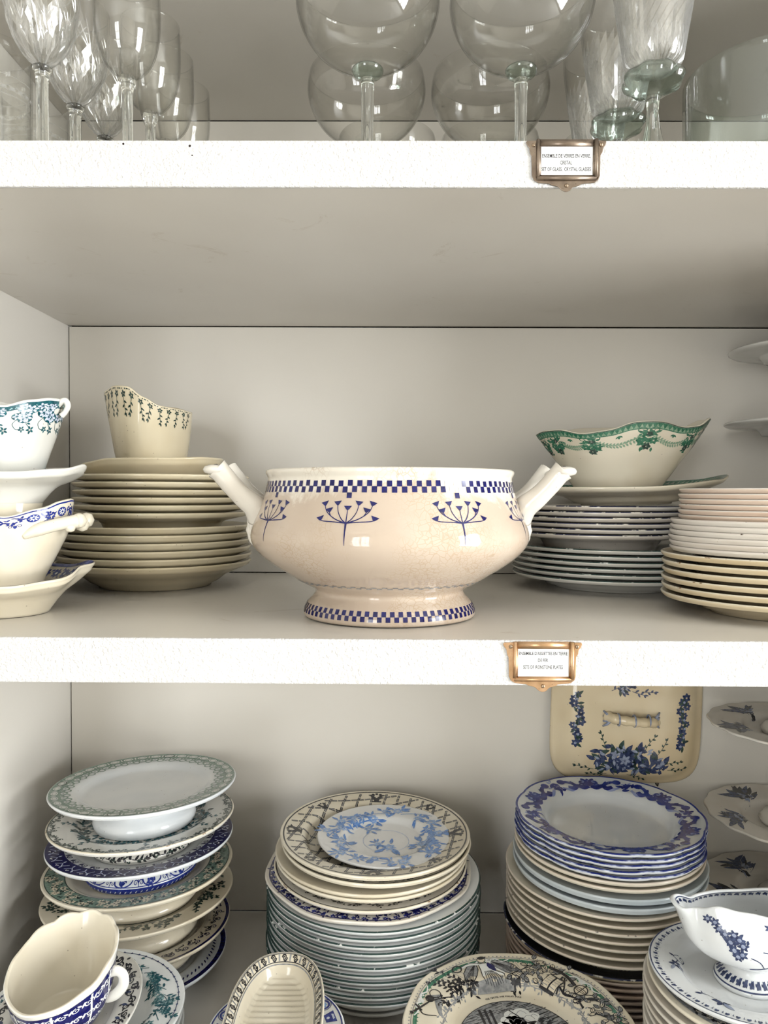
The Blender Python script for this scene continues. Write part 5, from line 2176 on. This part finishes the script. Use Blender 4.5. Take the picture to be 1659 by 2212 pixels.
obj('bowl', bb.mesh('bowl', 'white_ware', 144, inner_mat='ivory'), BT)
pr = bb.outer_print()
pr.add(wall_band(.12, .86, 96), 'navy')
for k in range(26):
    a = TAU * k / 26
    for t, s in ((.72, 1), (.50, .9), (.30, .8)):
        W = lambda q, a=a, t=t: (a + q[0] / .056, t + q[1] / .080)
        pr.add(spiral(-.003, 0, .0048 * s, 1.3, .0016, rr.random() * 6, 1), 'print_white', 2, W)
        pr.add(leaf(.003, -.003, 1.2, .009 * s, .003) + leaf(.003, .001, 2.4, .007 * s, .0026) + leaf(.004, .002, .2, .005 * s, .002), 'print_white', 2, W)
    if k % 3 == 0:
        W = lambda q, a=a: (a + q[0] / .056, .5 + q[1] / .080)
        pr.add([[(-.0012, -.028), (.0012, -.028), (.0012, .028), (-.0012, .028)]], 'print_white', 3, W)
pr.build('arabesque_print', BT, 'dark blue arabesque panels')
path = spl([(.044, .006, .058), (.052, .006, .060), (.058, .006, .056), (.058, .006, .046), (.050, .006, .036), (.040, .006, .032)], 5)
V, F = tube(path, [.0030] * len(path), 12, 1.8)
obj('handle', mesh('handle', V, F, ['white_ware']), BT)

# ------------------------------------------------------------------ front right: stack, stand and footed sauce boat
WX, WY = .3560, .728
zw = LOW + .0005
p = Plate(.0960, .0190, .062, .058, .0094, .0046)
stack('dessert_plate', p.mesh('dessert_plate', 'warm_white'), 15, WX, WY, zw, .0094, '{} cream plate under the engraved plate, stack of the footed sauce boat', 'plate', 'cream plates under the footed sauce boat', seed=81, jit=.0012)
zw += 15 * .0094 - .0186
p = Plate(.0960, .0190, .062, .058, .0094, .0046)
zw += .0186
o = tag(obj('dessert_plate', p.mesh('dessert_plate', 'ivory'), None, (WX + .003, WY - .002, zw)), 'plate with dark engraved face right under the footed sauce boat stand', 'plate')
pr = p.printer()
pr.add(band(.050, .088, 100), 'grey_ink')
for k in range(46):
    W = on_arc(.079, TAU * k / 46)
    pr.add(spiral(-.002, .001, .0042, 1.3, .0010, rr.random() * 6, 1), 'print_cream', 2, W)
    pr.add(bush(0, -.002, .008, 9, .005, rr), 'black_ink', 2, W)
pr.build('engraved_print', o)
zw += .0100
p = Plate(.0920, .0190, .058, .052, .0075, .0048, oval=(1.0, .92))
o = tag(obj('sauce_boat_stand', p.mesh('sauce_boat_stand', 'cool_white'), None, (WX, WY, zw)), 'oval white stand with blue leaf edge holding the footed sauce boat', 'stand')
pr = p.printer()
pr.add(band(.0895, .0908, 120), 'slate')
for k in range(58):
    W = on_arc(.0845, TAU * k / 58)
    pr.add(leaf(-.002, -.002, 1.0, .0055, .0030) + leaf(.001, -.002, 1.9, .005, .0026) + circ(.0038, 0, .0009, 6) + line(.0038, -.003, .0038, 0, .0005), 'slate', 1, W)
for a, s in ((rad(222), 1.0), (rad(165), .8), (rad(300), 1.0), (rad(40), .9)):
    W = on_arc(.066, a)
    pr.add(xf(flower(-.008, 0, .009, 6, .4, .5), 0, 0, 0, s), 'slate', 1, W)
    pr.add(xf(leaf(-.010, .002, 2.6, .012, .005) + leaf(-.008, -.002, 3.6, .011, .005), 0, 0, 0, s), 'slate_pale', 2, W)
    pr.add(xf(curve([(-.004, 0), (.004, -.003), (.010, .002), (.016, -.004)], .0014, .0008) + curve([(.004, -.003), (.008, -.009), (.015, -.010)], .0010, .0006) + leaf(.010, .002, .9, .007, .003), 0, 0, 0, s), 'slate', 1, W)
    pr.add(xf(ring(.014, -.008, .0036, .0009, 12, .7), 0, 0, 0, s), 'slate', 1, W)
pr.build('leaf_print', o)
zw += .0076
G7 = thing('sauce_boat', 'white footed sauce boat with blue blossom sprigs, spout to the left', 'sauce boat', (WX + .004, WY, zw), (0, 0, 0))
bg = Boat([(0, 0, .033, .030, 0), (.03, .003, .0335, .0305, 0), (.09, .008, .030, .027, 0), (.15, .014, .022, .020, 0), (.19, .019, .0215, .0195, 0), (.25, .023, .030, .025, 0), (.36, .029, .045, .031, -.001), (.5, .041, .056, .037, -.002),
           (.66, .056, .060, .039, -.003), (.84, .068, .0605, .036, -.004), (1, .077, .062, .031, -.004)],
          hr=per([(0, .008), (45, .002), (90, -.003), (140, -.004), (165, .002), (180, .002), (195, -.001), (210, .001), (230, .008), (255, .005), (290, -.001), (330, .003)]),
          sp=per([(0, .10), (45, .0), (90, 0), (148, 0), (162, .12), (171, .20), (180, .22), (189, .20), (198, .12), (212, 0), (270, .0), (320, 0)]), th=.0042, pinch=per([(0, 0), (140, 0), (153, .22), (166, -.25), (180, -.3), (194, -.25), (207, .22), (220, 0), (270, 0)]))
obj('bowl', bg.mesh('bowl', 'cool_white', 128, t_in=.3), G7)
pr = bg.outer_print()


def GW(deg, t, R_=.052):
    return lambda q: (rad(deg) + q[0] * 1.25 / R_, t + q[1] * 1.25 / .085)


W = GW(238, .72)
pr.add(curve([(-.016, .012), (-.008, .006), (-.004, -.004), (.004, -.012)], .0010), 'slate', 1, W)
for x, y in ((-.014, .011), (-.009, .008), (-.007, .003), (-.003, .000), (.000, -.005), (.002, -.010), (.004, -.014), (.006, -.002), (.008, -.006), (.003, .001), (.007, -.012)):
    pr.add(flower(x, y, .0042, 6, rr.random() * 6, .5), 'slate', 1, W)
    pr.add(circ(x, y, .0015, 7), 'slate_pale', 2, W)
pr.add(bush(.005, -.004, .006, 12, .0045, rr), 'slate', 1, W)
W = GW(292, .70)
pr.add(curve([(-.014, .014), (-.006, .008), (.002, -.004), (.010, -.012)], .0010), 'slate', 1, W)
for j in range(9):
    pr.add(flower(-.012 + j * .003, .012 - j * .003 + rr.uniform(-.002, .002), .0042, 6, rr.random() * 6, .5), 'slate', 1, W)
W = GW(283, .42)
pr.add(curve([(-.022, -.004), (-.010, -.002), (.002, .004), (.012, .014)], .0011, .0007) + curve([(-.010, -.002), (-.014, .004), (-.020, .007)], .0007) + curve([(.000, .003), (-.004, .010), (-.012, .012)], .0007)
       + leaf(.004, .002, .3, .012, .007), 'slate', 1, W)
pr.add(wall_band(.045, .06, 80), 'slate')
for k in range(30):
    W = GW(k * 12, .095, .030)
    pr.add(leaf(-.002, -.001, .8, .005, .0026) + leaf(.001, -.001, 2.0, .004, .0022) + circ(.003, .001, .0007, 6), 'slate', 1, W)
pr.build('sprig_print', G7)
pr = bg.inner_print()
pr.add(wall_band(.975, .995, 110), 'slate')
for k in range(50):
    W = GW(k * 7.2, .92, .055)
    pr.add(leaf(-.002, -.002, 1.0, .0055, .0030) + leaf(.001, -.002, 1.9, .005, .0026) + line(.0036, -.003, .0036, .002, .0006), 'slate', 1, W)
pr.build('inside_border', G7)
path = spl([(.060, 0, .080), (.074, 0, .092), (.088, 0, .088), (.090, 0, .070), (.080, 0, .050), (.062, 0, .044), (.054, 0, .040)], 5)
V, F = tube(path, [.0042] * len(path), 12)
obj('handle', mesh('handle', V, F, ['cool_white']), G7)

# ------------------------------------------------------------------ dish lid hanging on the back wall
LIDX, LIDZ = .3545, -.2090
LID = thing('dish_lid', 'cream rectangular dish lid with dark blue flowers, hung upright on the back wall', 'lid', (LIDX, BACK - .010, LIDZ), (PI / 2, rad(1.6), 0))
LA, LB = .1130, .1010


def lid_xy(r, th):
    c, s = math.cos(th), math.sin(th)
    n = 5.0
    k = (abs(c) ** n + abs(s) ** n) ** (-1 / n)
    return LA * r * k * c, LB * r * k * s


lp = [(0, .030), (.3, .0298), (.55, .0285), (.72, .0255), (.82, .0205), (.88, .0150), (.92, .0115), (.96, .0095), (.985, .0085), (1.0, .0060), (.985, .0035), (.93, .0040), (.86, .009), (.7, .0205), (0, .025)]
lt_r = [q[0] for q in lp[:9]]
lt_z = [q[1] for q in lp[:9]]
V, F = [], []
rows_ = []
seg = 128
for r, z in lp:
    if r == 0:
        rows_.append([len(V)])
        V.append((0, 0, z))
    else:
        rows_.append(list(range(len(V), len(V) + seg)))
        for k in range(seg):
            x, y = lid_xy(r, TAU * k / seg)
            V.append((x, y, z))
for i in range(len(rows_) - 1):
    a, b = rows_[i], rows_[i + 1]
    for k in range(seg):
        k2 = (k + 1) % seg
        if len(a) == 1:
            F.append((a[0], b[k], b[k2]))
        elif len(b) == 1:
            F.append((a[k], b[0], a[k2]))
        else:
            F.append((a[k], b[k], b[k2], a[k2]))
obj('cover', mesh('cover', V, F, ['tan_cream']), LID)


def lid_f(x, y):
    n = 5.0
    r = ((abs(x) / LA) ** n + (abs(y) / LB) ** n) ** (1 / n)
    return (x, y, lerp_tab(min(r, 1), lt_r, lt_z))


pr = Print(lid_f, 1, .0006)
rr = random.Random(23)


def bouquet(x, y, s, n, spread, flat=1.):
    for _ in range(n):
        a = rr.uniform(0, TAU)
        q = spread * math.sqrt(rr.random())
        fx, fy = x + q * math.cos(a), y + q * math.sin(a) * flat
        pr.add(leaf(fx, fy, rr.uniform(0, TAU), .013 * s, .0055 * s), 'ink_green_black' if rr.random() < .3 else 'slate', 2)
        if rr.random() < .45:
            pr.add(leaf(fx, fy, rr.uniform(0, TAU), .008 * s, .003 * s), 'slate_pale', 3)


bouquet(-.004, -.062, 1.35, 40, .028, .7)
bouquet(-.034, -.058, 1.2, 24, .020, .9)
bouquet(.028, -.062, 1.2, 26, .022, .8)
bouquet(.046, -.068, .7, 9, .011, .7)
pr.add(flower(-.006, -.060, .014, 7, .3, .6), 'slate', 4)
pr.add(flower(-.006, -.060, .009, 6, .8, .5), 'slate_pale', 5)
for x0, y0, a in ((-.050, -.076, 3.0), (-.030, -.083, 3.3), (.050, -.066, .3), (.058, -.074, -.1), (-.034, -.046, 1.9), (.022, -.046, 1.2), (.040, -.052, .9), (.0, -.084, -.2)):
    pr.add(sprig(x0, y0, a, .026, 5, .006, rr.uniform(-.5, .5), .0008, rr), 'ink_green_black', 2)
pr.build('flower_bouquet', LID, 'slate blue rose bouquet')
for sx_ in (-1, 1):
    pr = Print(lid_f, 1, .0006)
    for j in range(12):
        y0 = .034 - j * .0065
        pr.add(flower(sx_ * .078 + rr.uniform(-.006, .006), y0, rr.uniform(.005, .008), 6, rr.random() * 6), 'slate', 2)
        pr.add(leaf(sx_ * .078, y0, rr.uniform(0, TAU), .010, .004), 'ink_green_black', 3)
        if j % 2:
            pr.add(circ(sx_ * .078 + rr.uniform(-.004, .004), y0, .002, 8), 'slate_pale', 4)
    pr.build('flower_spray', LID)
pr = Print(lid_f, 1, .0006)
bouquet(-.012, .046, .8, 12, .010, .6)
for x0 in (-.030, -.016, 0, .014):
    pr.add(sprig(x0, .042, rr.uniform(-.5, .5), .018, 4, .007, .2, .0008, rr), 'slate', 2)
pr.build('top_spray', LID)
# bundle-shaped handle
path = spl([(-.034, .004, .029), (-.028, .004, .039), (-.014, .003, .044), (0, .002, .045), (.014, .001, .044), (.028, .000, .039), (.034, -.002, .029)], 6)
q_ = np.linspace(0, 1, len(path))
V, F = tube(path, [.0068 + .0016 * math.sin(t * 40) * .4 + .0016 * (abs(t - .5) * 2) ** 3 for t in q_], 14)
h = obj('handle', mesh('handle', V, F, ['tan_cream']), LID)
parts = []
for x in (-.022, 0, .022):
    path = [(x, .003 + .0082 * math.cos(a), .0435 - abs(x) * .14 + .0082 * math.sin(a)) for a in np.linspace(0, TAU, 16)]
    parts.append(tube(path, [.0013] * 16, 6))
for s_ in (-1, 1):
    for k in range(4):
        parts.append(tube([(s_ * .030, .002, .037), (s_ * .037, -.006 + k * .005, .035), (s_ * .041, -.010 + k * .0075, .030)], [.0022, .0020, .0012], 7))
V, F = join(parts)
obj('ties', mesh('ties', V, F, ['slate_pale']), h)
for x in (-.018, .050):
    path = [(x, -.1005 + (x - .016) * .0, .000), (x, -.1035, .004), (x, -.1030, .0105), (x, -.0985, .0120)]
    V, F = tube(path, [.0011] * 4, 8)
    obj('hanger_hook', mesh('hanger_hook', V, F, ['wire']), LID)


# ------------------------------------------------------------------ tiered dishes at the right edge
def deco_tier(p, r, i, plate):
    rr = random.Random(40 + i)
    for k in range(5):
        pr = p.printer()
        W = on_arc(r * .66, TAU * k / 5 + rad(186))
        for _ in range(20):
            x, y = rr.uniform(-.010, .010), rr.uniform(-.016, .010)
            pr.add(leaf(x, y, PI / 2 + rr.uniform(-1.1, 1.1), rr.uniform(.016, .030), .0065), 'slate' if rr.random() < .6 else 'black_ink', 1, W)
        for _ in range(6):
            pr.add(leaf(rr.uniform(-.012, .012), rr.uniform(-.006, .006), rr.uniform(0, 6), .009, .004), 'slate_pale', 2, W)
        pr.build('flower_spray', plate)


tiers(.545, 1.004, LOW + .0005, [(.1020, .108), (.2060, .105), (.3300, .103)], 'warm_white', 'three-tiered stand of scalloped white dishes with slate blue flowers, right edge', scal=scal_n(16, .012), deco=deco_tier, H=.018)
